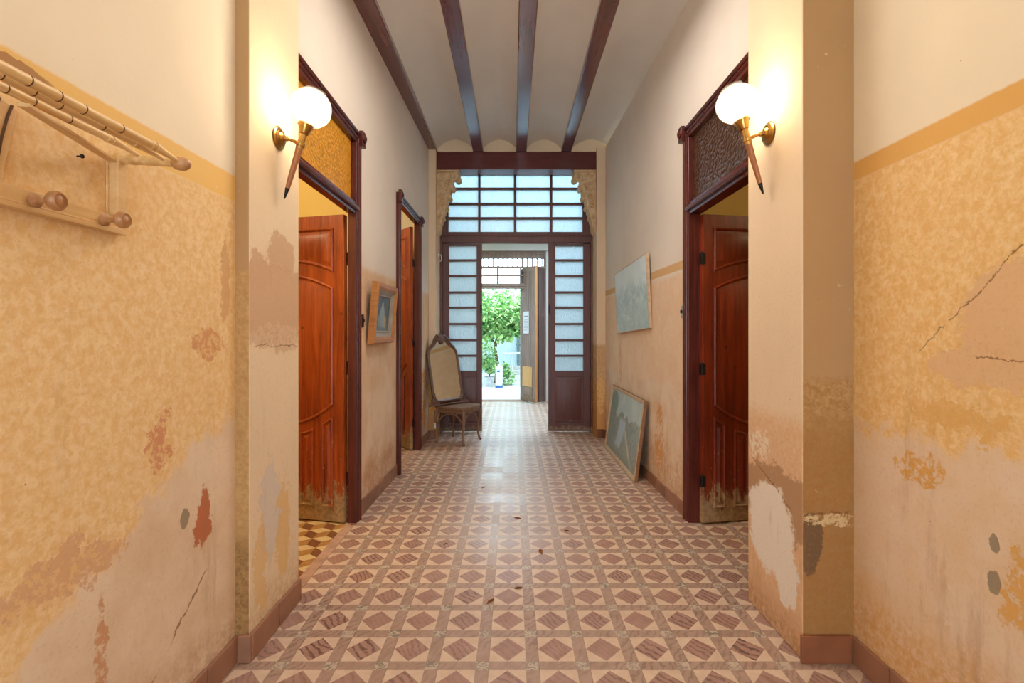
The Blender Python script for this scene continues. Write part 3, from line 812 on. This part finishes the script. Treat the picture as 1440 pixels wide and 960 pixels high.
def planter(x, y, w, h, mat, label, name='square_planter'):
    p = thing(name, label, 'planter', (x, y, 0)); o2 = []
    s = w / 2
    ls = [[(q*sx, q*sy, z) for sx, sy in ((-1,-1),(1,-1),(1,1),(-1,1))] for q, z in ((s*.8, 0), (s, h), (s*.9, h), (s*.86, h - .04))]
    mb = MB(); mb.loops(ls); mb.build('pot', mat, p, bevel=.006)
    mb = MB(); mb.box((-s*.85, -s*.85, h - .06), (s*.85, s*.85, h - .03)); mb.build('soil', M_bark, p)
planter(-.58, 11.9, .26, .24, plain('pale_planter', C(206,208,206), .7), 'pale square planter at the foot of the leafy tree')
tree('bushy_plant', 'bushy green plant growing in the pale square planter', -.58, 11.9, [([(0,0,0),(.02,0,.3)], .012)], [((0,0,.32),(.2,.2,.22)), ((-.06,0,.65),(.24,.18,.36))], 420, .09, z0=.21)
tree('bushy_plant', 'low green plant on the paving right of the white canister', -.12, 12.2, [([(0,0,0),(.02,0,.3)], .012)], [((0,0,.2),(.2,.2,.22)), ((-.1,0,.4),(.16,.18,.2))], 240, .09)
cn = thing('water_canister', 'tall white plastic canister with a blue mark among the yard plants', 'canister', (-.33, 11.6, 0))
mb = MB(); mb.box((-.085, -.085, .05), (.085, .085, .52)); mb.build('body', M_white, cn, bevel=.02)
mb = MB(); mb.box((-.088, -.088, .0), (.088, .088, .05)); mb.build('base', plain('blue_plastic', C(70,110,180), .4), cn, bevel=.008)
mb = MB(); mb.lathe([(.03, .52), (.03, .55), (.024, .56)], 14); mb.build('cap', M_white, cn)
mb = MB(); mb.box((-.05, -.0865, .38), (.02, -.085, .42)); mb.build('mark', plain('blue_mark', C(60,110,200), .5, bump=0), cn)
gt = thing('garden_table', 'small white metal garden table by the yard wall', 'table', (.02, 14.5, 0))
mb = MB(); mb.lathe([(.32, .70), (.33, .715), (.32, .73)], 24); mb.build('tabletop', M_white, gt)
for k in range(3):
    a = R(20 + 120 * k); mb = MB(); mb.tube([(.05*math.cos(a), .05*math.sin(a), .70), (.08*math.cos(a), .08*math.sin(a), .4), (.26*math.cos(a), .26*math.sin(a), .0)], .012, 8); mb.build('leg', M_white, gt)

# ------------------------------------------------------------------ wall sconces
def make_sconce():
    s = thing('wall_sconce', '', 'lamp')
    Q = Matrix.Rotation(math.pi/2, 4, 'Y')            # local z -> x (out of the wall)
    mb = MB(); mb.lathe([(.050, 0), (.052, .006), (.047, .011), (.040, .012), (.034, .020), (.028, .020), (.022, .026), (.012, .030), (.0, .031)], 32, M=Q)
    mb.build('back_plate', M_brass, s)
    tip, top = Vector((.030, 0, -.270)), Vector((.128, 0, .062)); ax = (top - tip).normalized()
    jo = tip + ax * ((.243)/ (top.z - tip.z) * (top - tip).length)
    mb = MB(); mb.tube([(.028,0,0),(.05,0,-.006),(.075,0,-.016),(jo.x,0,jo.z)], [.011,.006,.008,.006], 12); mb.ball((.042,0,-.004), .011); mb.build('arm', M_brass, s)
    Z = Vector((0,0,1)); side = Vector((0,1,0)); u = side.cross(ax)
    Mt = axes(tip, u, side, ax); L = (top - tip).length
    mb = MB(); mb.lathe([(.003, .0), (.007, .03), (.010, .05), (.0115, .09), (.0145, L * .62), (.015, L*.66)], 20, M=Mt); mb.build('torch_stem', M_torch, s)
    mb = MB(); mb.lathe([(.0, -.008), (.004, .0), (.0085, .035), (.010, .045)], 16, M=Mt); mb.build('tip', M_iron, s)
    mb = MB(); mb.lathe([(.016, L*.66), (.016, L*.70), (.020, L*.705), (.020, L*.74), (.015, L*.75), (.014, L*.86), (.020, L*.87), (.027, L*.93), (.030, L*.98), (.032, L*1.02), (.030, L*1.02), (.02, L*.99)], 24, M=Mt)
    for k in range(3):
        a = R(60 + 120 * k); mb.ball(Mt @ Vector((.034*math.cos(a), .034*math.sin(a), L*.985)), .006, 8)
    mb.build('socket', M_brass, s)
    gr = .088; gc = L * 1.0 + .076
    prof = []
    for i in range(23):
        a = R(-68 + i * (68 + 62) / 22); prof.append((gr * math.cos(a), gc + gr * math.sin(a) * .96))
    prof.append((gr * math.cos(R(62)) + .004, prof[-1][1] + .006))
    mb = MB(); mb.lathe(prof, 40, M=Mt, cap=False); mb.build('globe', M_globe, s)
    mb = MB(); mb.ball(Mt @ Vector((0, 0, gc)), (.044, .044, .048), 20); mb.build('bulb', M_bulb, s)
    return s
s1 = make_sconce(); s1.location = (PL, 2.168, 2.20); s1['label'] = 'lit brass torch sconce with frosted globe on the left pilaster'
s1['group'] = 'torch sconces facing each other'
s2 = copy_tree(s1); s2.location = (PR, 2.18, 2.226); s2.rotation_euler.z = math.pi; s2['label'] = 'lit brass torch sconce with frosted globe on the right pilaster'

# ------------------------------------------------------------------ coat rack
rk = thing('coat_rack', 'old painted bamboo hat shelf and coat rack hung on the left wall', 'coat rack', (XL, 1.0, 1.60))
def rl(x, y, z): return (x - XL, y - 1.0, z - 1.60)
YR0, YR1 = .42, 1.352
mb = MB(); mb.box(rl(XL, YR0, 1.604), rl(XL + .018, YR1, 1.643)).box(rl(XL, YR0 - .004, 1.594), rl(XL + .026, YR1 + .004, 1.606))
mb.tube([rl(XL + .018, YR0, 1.609), rl(XL + .018, YR1, 1.609)], .004, 8); mb.build('board', M_rackw, rk, bevel=.003)
for yy in (YR0 + .03, 1.335):
    mb = MB(); mb.box(rl(XL, yy - .016, 1.643), rl(XL + .03, yy + .014, 1.80)).box(rl(XL, yy - .022, 1.643), rl(XL + .006, yy + .02, 1.80)); mb.build('upright', M_rackw, rk, bevel=.004)
    mb = MB(); mb.tube([rl(XL + .002, yy, 1.807), rl(XL + .06, yy, 1.803), rl(-.945, yy, 1.792)], [.017, .0145, .0105], 14)
    mb.tube([rl(XL + .055, yy, 1.803), rl(XL + .068, yy, 1.802)], .0155, 14); mb.build('arm', M_bamboo, rk)
    mb = MB(); mb.lathe([(.009, -.02), (.015, -.014), (.0185, 0), (.018, .012), (.013, .022), (.008, .026), (.0, .027)], 18, M=Matrix.Translation(rl(-.925, yy, 1.79)) @ Matrix.Rotation(math.pi/2, 4, 'Y')); mb.build('finial', M_knob, rk)
for q, (x, z, r, nodes) in enumerate(((-1.034, 1.818, .0095, (.97, 1.026, 1.11)), (-.965, 1.806, .0098, (.957, 1.013, 1.12)), (-.922, 1.800, .0102, (.9657, 1.022, 1.12)))):
    mb = MB(); pts = []; rs = []
    e0, e1 = 1.24, 1.335
    ys = [.43 + i * (e1 - .43) / 70 for i in range(71)]
    nd = list(nodes) + [.50 + q * .02, .60, .71 + q * .015, .82, .885 + .01 * q]
    for y in ys:
        b = max([math.exp(-((y - n) / .008) ** 2) for n in nd])
        tp = 1 - .55 * max(0, (y - e0) / (e1 - e0)) + .12 * max(0, (1.1 - y))
        pts.append(rl(x, y, z - .008 * max(0, (y - e0) / (e1 - e0)))); rs.append(r * (tp + .08 * b))
    mb.tube(pts, rs, 14)
    for yy in (1.226, 1.243): mb.tube([rl(x, yy - .006, z), rl(x, yy + .004, z)], r * 1.2, 14)
    for n in nd: mb.tube([rl(x, n + .006, z), rl(x, n + .0085, z)], r * (1.1 + .12 * max(0, 1.1 - n)), 14, 1)
    mb.build('pole', [M_bamboo, M_groove], rk)
mb = MB(); A, B = Vector(rl(XL + .015, 1.325, 1.792)), Vector(rl(-1.02, 1.0, 1.795)); u = (B - A).normalized(); sd = u.cross(Vector((0,0,1))); nn = sd.cross(u)
mb.box((0, -.011, -.004), ((B - A).length, .011, .005), M=axes(A, u, sd, nn)); mb.build('brace', M_rackw, rk, bevel=.002)
# shaped back board with an incised line
prof = [(.50, 1.643)] + [(.50 - .02 * math.sin(t * math.pi / 2), 1.643 + .16 * t) for t in (.3, .6, 1)] + [(.56, 1.845), (.77, 1.875), (.98, 1.845)] + [(1.068 - .0 * t, 1.815 - (1 - t) * 0) for t in (1,)] + [(1.062, 1.77), (1.052, 1.72), (1.043, 1.68), (1.038, 1.643)]
mb = MB(); mb.loops([[rl(XL + .001, y, z) for y, z in prof], [rl(XL + .012, y, z) for y, z in prof]]); mb.build('back_board', M_rackw, rk, bevel=.002)
mb = MB(); mb.tube([rl(XL + .0135, y, z) for y, z in ((1.022, 1.655), (1.026, 1.69), (1.034, 1.74), (1.046, 1.79), (1.056, 1.82))], .0028, 8)
mb.tube([rl(XL + .0135, y, z) for y, z in ((1.0, 1.655), (1.005, 1.70), (1.012, 1.75), (1.024, 1.80), (1.03, 1.825))], .0028, 8); mb.build('incised_line', M_groove, rk)
for yy in (.54, .725, .91, 1.098, 1.285):
    mb = MB(); Q = Matrix.Translation(rl(XL + .018, yy, 1.622)) @ Matrix.Rotation(math.pi/2, 4, 'Y')
    mb.lathe([(.0155, 0), (.0165, .006), (.011, .010), (.007, .014), (.0062, .028), (.0075, .036), (.0165, .040), (.0225, .049), (.022, .058), (.0175, .064), (.0165, .065), (.016, .0625), (.010, .063), (.006, .066), (.0, .067)], 28, M=Q)
    mb.build('peg', M_knob, rk)
mb = MB(); mb.lathe([(.002, -.01), (.002, .012), (.006, .0125), (.005, .016), (.0, .0165)], 10, M=Matrix.Translation((XL, 1.228, 1.772)) @ Matrix.Rotation(math.pi/2, 4, 'Y'))
tag(mb.build('nail', M_iron), 'small rusty nail in the left wall under the bamboo hat shelf', 'nail')

# ------------------------------------------------------------------ pictures
def canvas_mat(name, fn):
    m = Mat(name, .35, .4); P, x, y, z = m.obj(); m.color(fn(m, P, x, y)); m.bump(m.noise(P, 60, 3), .15, .003); return m.m
def ring(mb, w, h, prof, m=0):
    """picture frame moulding: prof = (inset from outer edge, height)"""
    P = [(0,0),(w,0),(w,h),(0,h)]
    mb.loops([[(x, y, zz) for x, y in inset(P, d)] for d, zz in prof], m, cap0=False, cap1=False, closed=True)

# framed still life by the first door
pa = Vector((-1.03, 3.56, 1.236)); pb = Vector((-1.018, 4.12, 1.236)); pc = Vector((-.992, 3.55, 1.705))
u = (pb - pa).normalized(); v = (pc - pa); v = (v - u * v.dot(u)).normalized(); n = u.cross(v); n = n if n.x > 0 else -n
# local x must run so that x cross y = z
Mp = axes(pa, u, v, u.cross(v))
sg = 1 if u.cross(v).x > 0 else -1
if sg < 0: Mp = axes(pb, -u, v, (-u).cross(v))
pw, ph = .56, .468
pl = thing('framed_painting', 'small still life in a deep oak frame on the left wall between the doors', 'painting', M=Mp)
mb = MB(); ring(mb, pw, ph, [(0, -.05), (0, -.012), (.010, .0), (.034, .0), (.044, -.008), (.052, -.012), (.052, -.05)]); mb.build('frame', M_gild, pl, ang=30)
mb = MB(); 
P0 = inset([(0,0),(pw,0),(pw,ph),(0,ph)], .050)
mb.loops([[(x, y, z) for x, y in inset(P0, d)] for d, z in ((0, -.045), (0, -.014), (.030, -.034), (.036, -.030), (.044, -.030), (.052, -.038), (.058, -.046))], cap0=False, cap1=False, closed=True); mb.build('slip', M_slip, pl, ang=30)
def still(m, P, x, y):
    n = m.noise(P, 9, 4); bg = m.mix(n.step(.3, .7), C(34,44,52), C(70,84,92))
    bl = lambda a, b, r, c, col: m.mix((((x - a) / r).pow(2) + ((y - b) / (r * 1.25)).pow(2)).sqrt().step(1.15, .8), col, c)
    col = m.mix(y.step(.16, .15), bg, C(96,110,112))
    col = bl(.27, .21, .07, C(132,150,158), col); col = bl(.35, .17, .04, C(170,150,110), col); col = bl(.20, .18, .035, C(120,140,130), col); col = bl(.27, .30, .022, C(150,160,162), col)
    return m.mix(n.step(.55, .75) * .4, col, C(40,48,56))
mb = MB(); mb.box((.10, .10, -.046), (pw - .10, ph - .10, -.036)); mb.build('canvas', canvas_mat('still_life', still), pl, smooth=False)

# unframed pale canvas on the right wall: seen from the hall, its left end is the far one
def face_matrix(near_b, far_b, near_t):
    near_b, far_b, near_t = Vector(near_b), Vector(far_b), Vector(near_t)
    u = (near_b - far_b).normalized(); v = near_t - near_b; v = (v - u * v.dot(u)).normalized(); return axes(far_b, u, v, u.cross(v)), (near_b - far_b).length, (near_t - near_b).length
Mc, cw, ch = face_matrix((1.188, 4.184, 1.363), (1.158, 5.33, 1.315), (1.168, 4.184, 2.02))
assert Mc.col[2].x < 0
cv = thing('canvas_painting', 'pale blue green landscape canvas hanging tilted on the right wall', 'painting', M=Mc)
def pale(m, P, x, y):
    n = m.noise(P, 5, 6, .65, .6); f = m.noise(P, 20, 5, .7)
    col = m.mix(n.step(.35, .65), C(206,220,220), C(166,190,194))
    col = m.mix(y.step(.38, .55) * .8, col, C(212,224,226))
    ridge = (y - .40 + (m.noise(m.vec(x * 1, 0, 0), 5, 4) - .5) * .35).step(.03, -.03)
    col = m.mix(ridge * f.step(.35, .6) * .6, col, C(132,160,164))
    return m.mix(f.step(.5, .7) * y.step(.35, .1) * .55, col, C(226,234,230))
mb = MB(); mb.box((0, 0, -.002), (cw, ch, .0)); mb.build('canvas', canvas_mat('pale_landscape', pale), cv, smooth=False)
mb = MB(); ring(mb, cw, ch, [(0, -.028), (0, -.002), (.0, .001), (.006, .001), (.008, -.003), (.03, -.028)]); mb.build('stretcher', M_pale, cv)

Mf, fw, fh = face_matrix((1.069, 4.237, .003), (1.066, 5.586, .003), (1.158, 4.237, .722))
lf = thing('framed_picture', 'large landscape in a pale wooden frame leaning on the floor against the right wall', 'picture', M=Mf)
mb = MB(); ring(mb, fw, fh, [(0, -.034), (0, -.004), (.004, .0), (.014, .0), (.018, -.005), (.030, -.005), (.036, -.012), (.036, -.034)]); o = mb.build('frame', [M_pale, M_brown], lf, ang=30)
for p in o.data.polygons:
    if abs(p.normal.z) < .1: p.material_index = 1
def land(m, P, x, y):
    n = m.noise(P, 4, 5, .6, .5); f = m.noise(P, 22, 5, .7)
    sky = m.mix(n.step(.35, .65), C(184,200,200), C(166,186,190))
    hz = (y - .47 + (m.noise(m.vec(x, 0, 0), 4, 4) - .5) * .45)
    hill = m.mix(f.step(.35, .65), C(150,156,146), C(116,130,126))
    col = m.mix(hz.step(.015, -.015), sky, hill)
    riv = ((x - .55 - (y - .2) * .55 + (n - .5) * .3).abs()).step(.15, .07) * y.step(.10, .16) * y.step(.46, .40)
    col = m.mix(riv, col, C(162,182,198))
    rd = ((x - .95 + (y - .2) * 1.25 + (n - .5) * .15).abs()).step(.05, .02) * y.step(.36, .33)
    col = m.mix(rd * .8, col, C(196,190,168))
    tr = (((x - .2) / .17).pow(2) + ((y - .56) / .13).pow(2)).sqrt() + (f - .5) * .5
    col = m.mix(tr.step(1.05, .9), col, C(120,144,138))
    return m.mix(y.step(.16, .06) * .6, col, C(120,132,122))
mb = MB(); mb.box((.03, .03, -.018), (fw - .03, fh - .03, -.013)); mb.build('canvas', canvas_mat('leaning_landscape', land), lf, smooth=False)

# ------------------------------------------------------------------ switches and fittings
def switch(name, label, x, y, z, sgn, body, knob):
    s = thing(name, label, 'switch', (x, y, z), 0 if sgn > 0 else math.pi)
    mb = MB(); mb.box((0, -.022, -.045), (.009, .022, .045)); mb.build('plate', body, s, bevel=.004)
    mb = MB(); mb.lathe([(.013, .008), (.013, .016), (.009, .019), (0, .0195)], 16, M=Matrix.Rotation(math.pi/2, 4, 'Y')); mb.build('toggle', knob, s)
    for zz in (-.034, .034):
        mb = MB(); mb.lathe([(.004, .008), (.004, .011), (.0, .012)], 10, M=Matrix.Translation((0,0,zz)) @ Matrix.Rotation(math.pi/2, 4, 'Y')); mb.build('screw', M_brass, s)
switch('light_switch', 'black light switch on the left wall beside the oak framed still life', hl(3.5), 3.5, 1.41, 1, M_black, M_black)
switch('light_switch', 'grey metal light switch with a dark toggle on the right wall beside the door casing', hr(3.487), 3.487, 1.475, -1, M_nickel, M_black)
ph_ = thing('door_hook', 'small round porcelain hook high on the left end pilaster beside the glazed partition', 'hook', (-.962, 6.22, 2.317))
Q = Matrix.Rotation(math.pi/2, 4, 'Y')
mb = MB(); mb.lathe([(.026, 0), (.028, .008), (.02, .014), (.0, .016)], 18, M=Q); mb.build('rosette', M_porc, ph_)
mb = MB(); mb.tube([(.02 + .018 * math.sin(2*math.pi*i/20), 0, -.025 + .045 * math.cos(2*math.pi*i/20)) for i in range(20)], .006, 8, closed=True); mb.build('ring', M_porc, ph_)

# ------------------------------------------------------------------ carved corbels under the lintel
def corbel(loc, flip, label):
    c = thing('carved_corbel', label, 'corbel', loc, group='carved plaster corbels under the lintel')
    fx = -1 if flip else 1
    def bd(mb, name, **k):
        if flip:
            mb.v = [Vector((-p.x, p.y, p.z)) for p in mb.v]; mb.f = [f[::-1] for f in mb.f]
        return mb.build(name, M_plast, c, **k)
    # side outline in x (away from the pilaster) and z (down from the lintel)
    out = [(0,-.03),(.205,-.03),(.20,-.10),(.172,-.16),(.175,-.22),(.168,-.28),(.135,-.34),(.125,-.40),(.098,-.44),(.10,-.52),(.070,-.57),(.062,-.64),(.045,-.68),(.040,-.76),(.015,-.81),(0,-.82)]
    mb = MB(); mb.loops([[(x * k, y, z) for x, z in out][::-1] for y, k in ((-.10, .84), (-.085, .96), (-.06, 1), (.09, 1))]); bd(mb, 'bracket', bevel=.006)
    mb = MB(); mb.box((0, -.125, -.028), (.285, .10, 0)).box((0, -.112, -.05), (.262, .10, -.028)); bd(mb, 'abacus', bevel=.008)
    mb = MB()
    def spiral(cx, cz, r, a0, dirn, y=-.10, th=.017):
        n = 44
        pts = [(cx + r * (1 - .85 * q / n) * math.cos(a0 + dirn * q / n * 4.2 * math.pi), y - .022 * (q / n), cz + r * (1 - .85 * q / n) * math.sin(a0 + dirn * q / n * 4.2 * math.pi)) for q in range(n + 1)]
        mb.tube(pts, [th * (1 - .45 * q / n) for q in range(n + 1)], 8)
    spiral(.215, -.10, .055, 1.6, -1); spiral(.085, -.20, .062, .2, 1); spiral(.075, -.42, .042, .2, 1, th=.013); spiral(.04, -.62, .026, .2, 1, th=.009)
    mb.tube([(.262, -.05, -.10), (.262, .05, -.10)], .042, 16)      # volute rolling out under the abacus
    mb.tube([(.20, -.11, -.15), (.165, -.125, -.22), (.15, -.13, -.30), (.12, -.125, -.37), (.10, -.12, -.46), (.07, -.115, -.56), (.05, -.11, -.66), (.02, -.10, -.79)], [.016,.02,.018,.02,.016,.016,.012,.006], 8)
    bd(mb, 'scroll')
    for k in range(5):      # acanthus lobes curling over the outer edge and across the face
        t = k / 4; x = .165 * (1 - t) ** .9 + .022; z = -.20 - .52 * t; L = .11 * (1 - .55 * t)
        for yy in (-.095, -.01, .065):
            mb = MB()
            p0 = Vector((x - L * .5, yy, z + L * .6)); p1 = Vector((x - L * .05, yy - .014, z + L * .2)); p2 = Vector((x + L * .10, yy - .010, z - L * .15)); p3 = Vector((x + L * .02, yy, z - L * .4))
            mb.tube([p0, p1, p2, p3], [L * .24, L * .34, L * .30, L * .16], 12); bd(mb, 'acanthus_leaf')
        mb = MB(); p0 = Vector((x * .6, -.095, z + L * .2)); mb.tube([p0, p0 + Vector((-L * .25, -.022, -L * .2)), p0 + Vector((-L * .45, -.012, -L * .5))], [L * .26, L * .26, L * .08], 10); bd(mb, 'acanthus_leaf')
    return c
corbel((-.964, 6.21, 3.392), False, 'cream carved plaster corbel on the left pilaster under the lintel')
corbel((1.060, 6.21, 3.392), True, 'cream carved plaster corbel on the right pilaster under the lintel')

# ------------------------------------------------------------------ stool and mirror
st = thing('bentwood_stool', 'worn brown bentwood seat carrying the mirror in front of the glazed partition', 'stool', (-.665, 5.85, 0), R(-25))
S = .185; SH = .445
mb = MB(); P = []
for (cx, cy) in ((-1,-1),(1,-1),(1,1),(-1,1)):
    for k in range(5):
        a = math.atan2(cy, cx) + R(-45 + 22.5 * k); P.append((cx * (S - .02) + .045 * math.cos(a), cy * (S - .02) + .045 * math.sin(a)))
mb.prism(P, SH - .028, SH - .004); mb.prism(inset(P, .012), SH - .005, SH)
mb.build('seat', M_stool, st, bevel=.005)
mb = MB(); Pi = inset(P, .018); Pj = inset(P, .04)
mb.loops([[(x, y, z) for x, y in q] for q, z in ((Pi, SH - .075), (Pi, SH - .028), (Pj, SH - .028), (Pj, SH - .075))], closed=True); mb.build('apron', M_stool, st)
for sx in (-1, 1):
    for sy in (-1, 1):
        mb = MB(); k = 1.0
        pts = [(.93,.93,SH-.03),(1.05,1.05,SH-.08),(1.06,1.06,SH-.14),(.98,.98,.20),(.95,.95,.10),(1.02,1.02,.03),(1.10,1.10,.008)]
        mb.tube([(sx * S * a, sy * S * b, z) for a, b, z in pts], [.02,.021,.019,.015,.013,.013,.016], 10)
        mb.build('leg', M_stool, st)
for (ax_, s_) in (('x', -1), ('x', 1), ('y', -1), ('y', 1)):
    mb = MB(); pts = []
    for i in range(15):
        t = -1 + 2 * i / 14; q = t * S * .93; z = SH - .09 - .13 * abs(t) ** 3
        pts.append((q, s_ * S * .95, z) if ax_ == 'x' else (s_ * S * .95, q, z))
    mb.tube(pts, .009, 8); mb.build('bent_brace', M_stool, st)
mb = MB(); mb.box((-S - .018, -S - .028, .18), (-S + .004, -S - .0265, .245)); o = mb.build('paper_tag', M_white, st); o['label'] = 'white tag'

Mu = Vector((.70, .714, 0)).normalized(); Mn0 = Vector((.714, -.70, 0)).normalized()
lean = R(13); Mv = (Vector((0,0,1)) * math.cos(lean) - Mn0 * math.sin(lean)); Mn = Mu.cross(Mv)
# mirror base: middle of its lower rail on the seat
MM = axes((-.775, 5.865, .462), Mu, Mv, Mn)
mr = thing('wall_mirror', 'ornate dark framed mirror leaning on the stool against the left end pilaster', 'mirror', M=MM)
half = [(0, .055), (.165, .055), (.195, .085), (.206, .13), (.204, .60), (.194, .64), (.165, .682), (.11, .715), (.062, .775), (.035, .785), (.0, .755)]
glass = half + [(-x, y) for x, y in half[-2:0:-1]]
mb = MB(); mb.loops([[(x, y, .002) for x, y in glass], [(x, y, .006) for x, y in glass]]); gmb = mb
outer = inset(glass, -.030); mid = inset(glass, -.015)
mb = MB(); mb.loops([[(x, y, z) for x, y in q] for q, z in ((glass, .0), (inset(glass, .004), .008), (mid, .020), (outer, .012), (outer, -.012), (glass, -.012))], closed=True, cap0=False, cap1=False); mb.build('frame', M_walnut, mr, ang=30)
mb = MB()
mb.ball((0, .80, .012), (.045, .05, .024), 14); mb.ball((0, .765, .02), (.03, .03, .016), 12); mb.ball((0, .845, .01), (.028, .03, .018), 12)
for sd in (-1, 1):
    mb.tube([(sd * .02, .83, .012), (sd * .06, .845, .012), (sd * .10, .80, .01), (sd * .14, .735, .008), (sd * .18, .70, .006), (sd * .215, .66, .006)], [.018,.016,.016,.014,.014,.008], 8)
    mb.tube([(sd * (.055 + .03 * (1 - q/24) * math.cos(q * .5)), .80 + .03 * (1 - q/24) * math.sin(q * .5), .018) for q in range(22)], .007, 6)
mb.build('crest', M_walnut, mr)
for sd in (-1, 1):
    mb = MB(); pts = [(sd * x, y) for x, y in ((.16, .0), (.30, -.012), (.285, .02), (.255, .035), (.25, .07), (.225, .09), (.215, .13), (.20, .14), (.185, .05))]
    if area(pts) < 0: pts = pts[::-1]
    mb.loops([[(x, y, -.010) for x, y in pts], [(x, y, .012) for x, y in pts]])
    mb.tube([(sd * (.235 + .02 * (1 - q/24) * math.cos(q * .5)), .035 + .022 * (1 - q/24) * math.sin(q * .5), .014) for q in range(22)], .006, 6)
    mb.build('foot_scroll', M_walnut, mr, bevel=.003)
mb = MB(); mb.box((-.30, -.014, -.012), (.30, .002, .03)); mb.build('base_rail', M_walnut, mr, bevel=.004)
mb = gmb
def eng(pts): mb.tube([(x, y, .0064) for x, y in pts], .0011, 5, 1)
eng([(.0 + .055 * math.sin(t), .70 - .045 * math.cos(t)) for t in [R(-75 + 15 * i) for i in range(11)]])
for sd in (-1, 1):
    eng([(sd * .053, .69), (sd * .085, .665), (sd * .10, .63), (sd * .13, .60), (sd * .15, .615)])
    eng([(sd * (.145 + .015 * math.cos(R(a))), .10 + .02 * math.sin(R(a))) for a in range(-90, 200, 24)])
mb.build('glass', [M_mirror, M_slip], mr, smooth=False)

# ------------------------------------------------------------------ dry scraps on the floor
random.seed(5)
M_dry = plain('dry_leaf', C(132,78,40), .8, .2, var=.25)
for (x, y) in ((-1.10, 3.30), (.035, 3.42), (.03, 2.48), (-.11, 2.36), (.36, 3.2), (-.42, 3.0), (.17, 2.9), (-.25, 4.1)):
    a = random.uniform(0, 6.28); L = random.uniform(.014, .03); w = L * random.uniform(.25, .5)
    t = Vector((math.cos(a), math.sin(a), 0)); s_ = Vector((-t.y, t.x, 0)); mb = MB()
    top = [Vector((0,0,.003)) + t * q * L + s_ * r * w + Vector((0,0,.004 * (1 - abs(q)))) for q, r in ((-1,0),(-.3,1),(.4,.8),(1,.1),(.3,-.9),(-.4,-.7))]
    mb.loops([[p - Vector((0,0,.0025)) for p in top], top])
    tag(mb.build('dry_leaf_scrap', M_dry, M=Matrix.Translation((x, y, .0))), 'tiny dry brown leaf scrap lying on the hall floor tiles', 'leaf scrap', 'dry scraps on the floor')

# ------------------------------------------------------------------ light
w = bpy.data.worlds.new('sky'); SC.world = w; w.use_nodes = True
bg = w.node_tree.nodes['Background']; bg.inputs[0].default_value = (.60, .82, 1.0, 1); bg.inputs[1].default_value = 10
def light(name, typ, loc, power, col, size=.2, rot=(0,0,0), size_y=None):
    l = bpy.data.lights.new(name, typ); l.energy = power; l.color = col
    if typ == 'AREA':
        l.size = size
        if size_y: l.shape = 'RECTANGLE'; l.size_y = size_y
    else: l.shadow_soft_size = size
    o = bpy.data.objects.new(name, l); COL.objects.link(o); o.location = loc; o.rotation_euler = rot; return o
light('hall_overhead_fill', 'AREA', (.08, 2.75, 3.5), 36, (1, .93, .86), .9)  # unseen soft fill added overhead, placed to miss the pilaster fronts
light('entrance_overhead_fill', 'AREA', (.1, .3, 3.6), 9, (1, .90, .79), 1.0)  # weak warm fill added above the camera, no fixture there
light('rear_fill', 'AREA', (.08, -3.6, 1.45), 7, (1, .95, .9), 1.7, (R(90), 0, 0), 2.6)  # area light added outside the rear opening as faint fill
light('left_front_room_lamp', 'POINT', (-2.3, 2.3, 2.9), 55, (1, .78, .48), .12)
light('left_rear_room_lamp', 'POINT', (-2.3, 5.2, 2.9), 30, (1, .82, .55), .12)
light('right_room_lamp', 'POINT', (2.7, 2.5, 2.6), 9, (1, .75, .5), .12)

# ------------------------------------------------------------------ camera and output look
cam = bpy.data.cameras.new('camera'); co = bpy.data.objects.new('camera', cam); COL.objects.link(co)
co.location = (0, 0, 1.32); co.rotation_euler = (R(90), 0, 0)
cam.sensor_width = 36; cam.lens = 675 / 1440 * 36; cam.shift_x = -1 / 1440; cam.shift_y = -12 / 1440
cam.clip_start = .05
SC.camera = co
SC.view_settings.view_transform = 'Standard'; SC.view_settings.look = 'None'; SC.view_settings.gamma = 1; SC.view_settings.exposure = 0
SC.view_settings.use_curve_mapping = False
cy = SC.cycles
cy.use_denoising = True; cy.max_bounces = 10; cy.diffuse_bounces = 6; cy.glossy_bounces = 4; cy.transmission_bounces = 6; cy.transparent_max_bounces = 12
cy.sample_clamp_indirect = 6; cy.caustics_reflective = False; cy.caustics_refractive = False
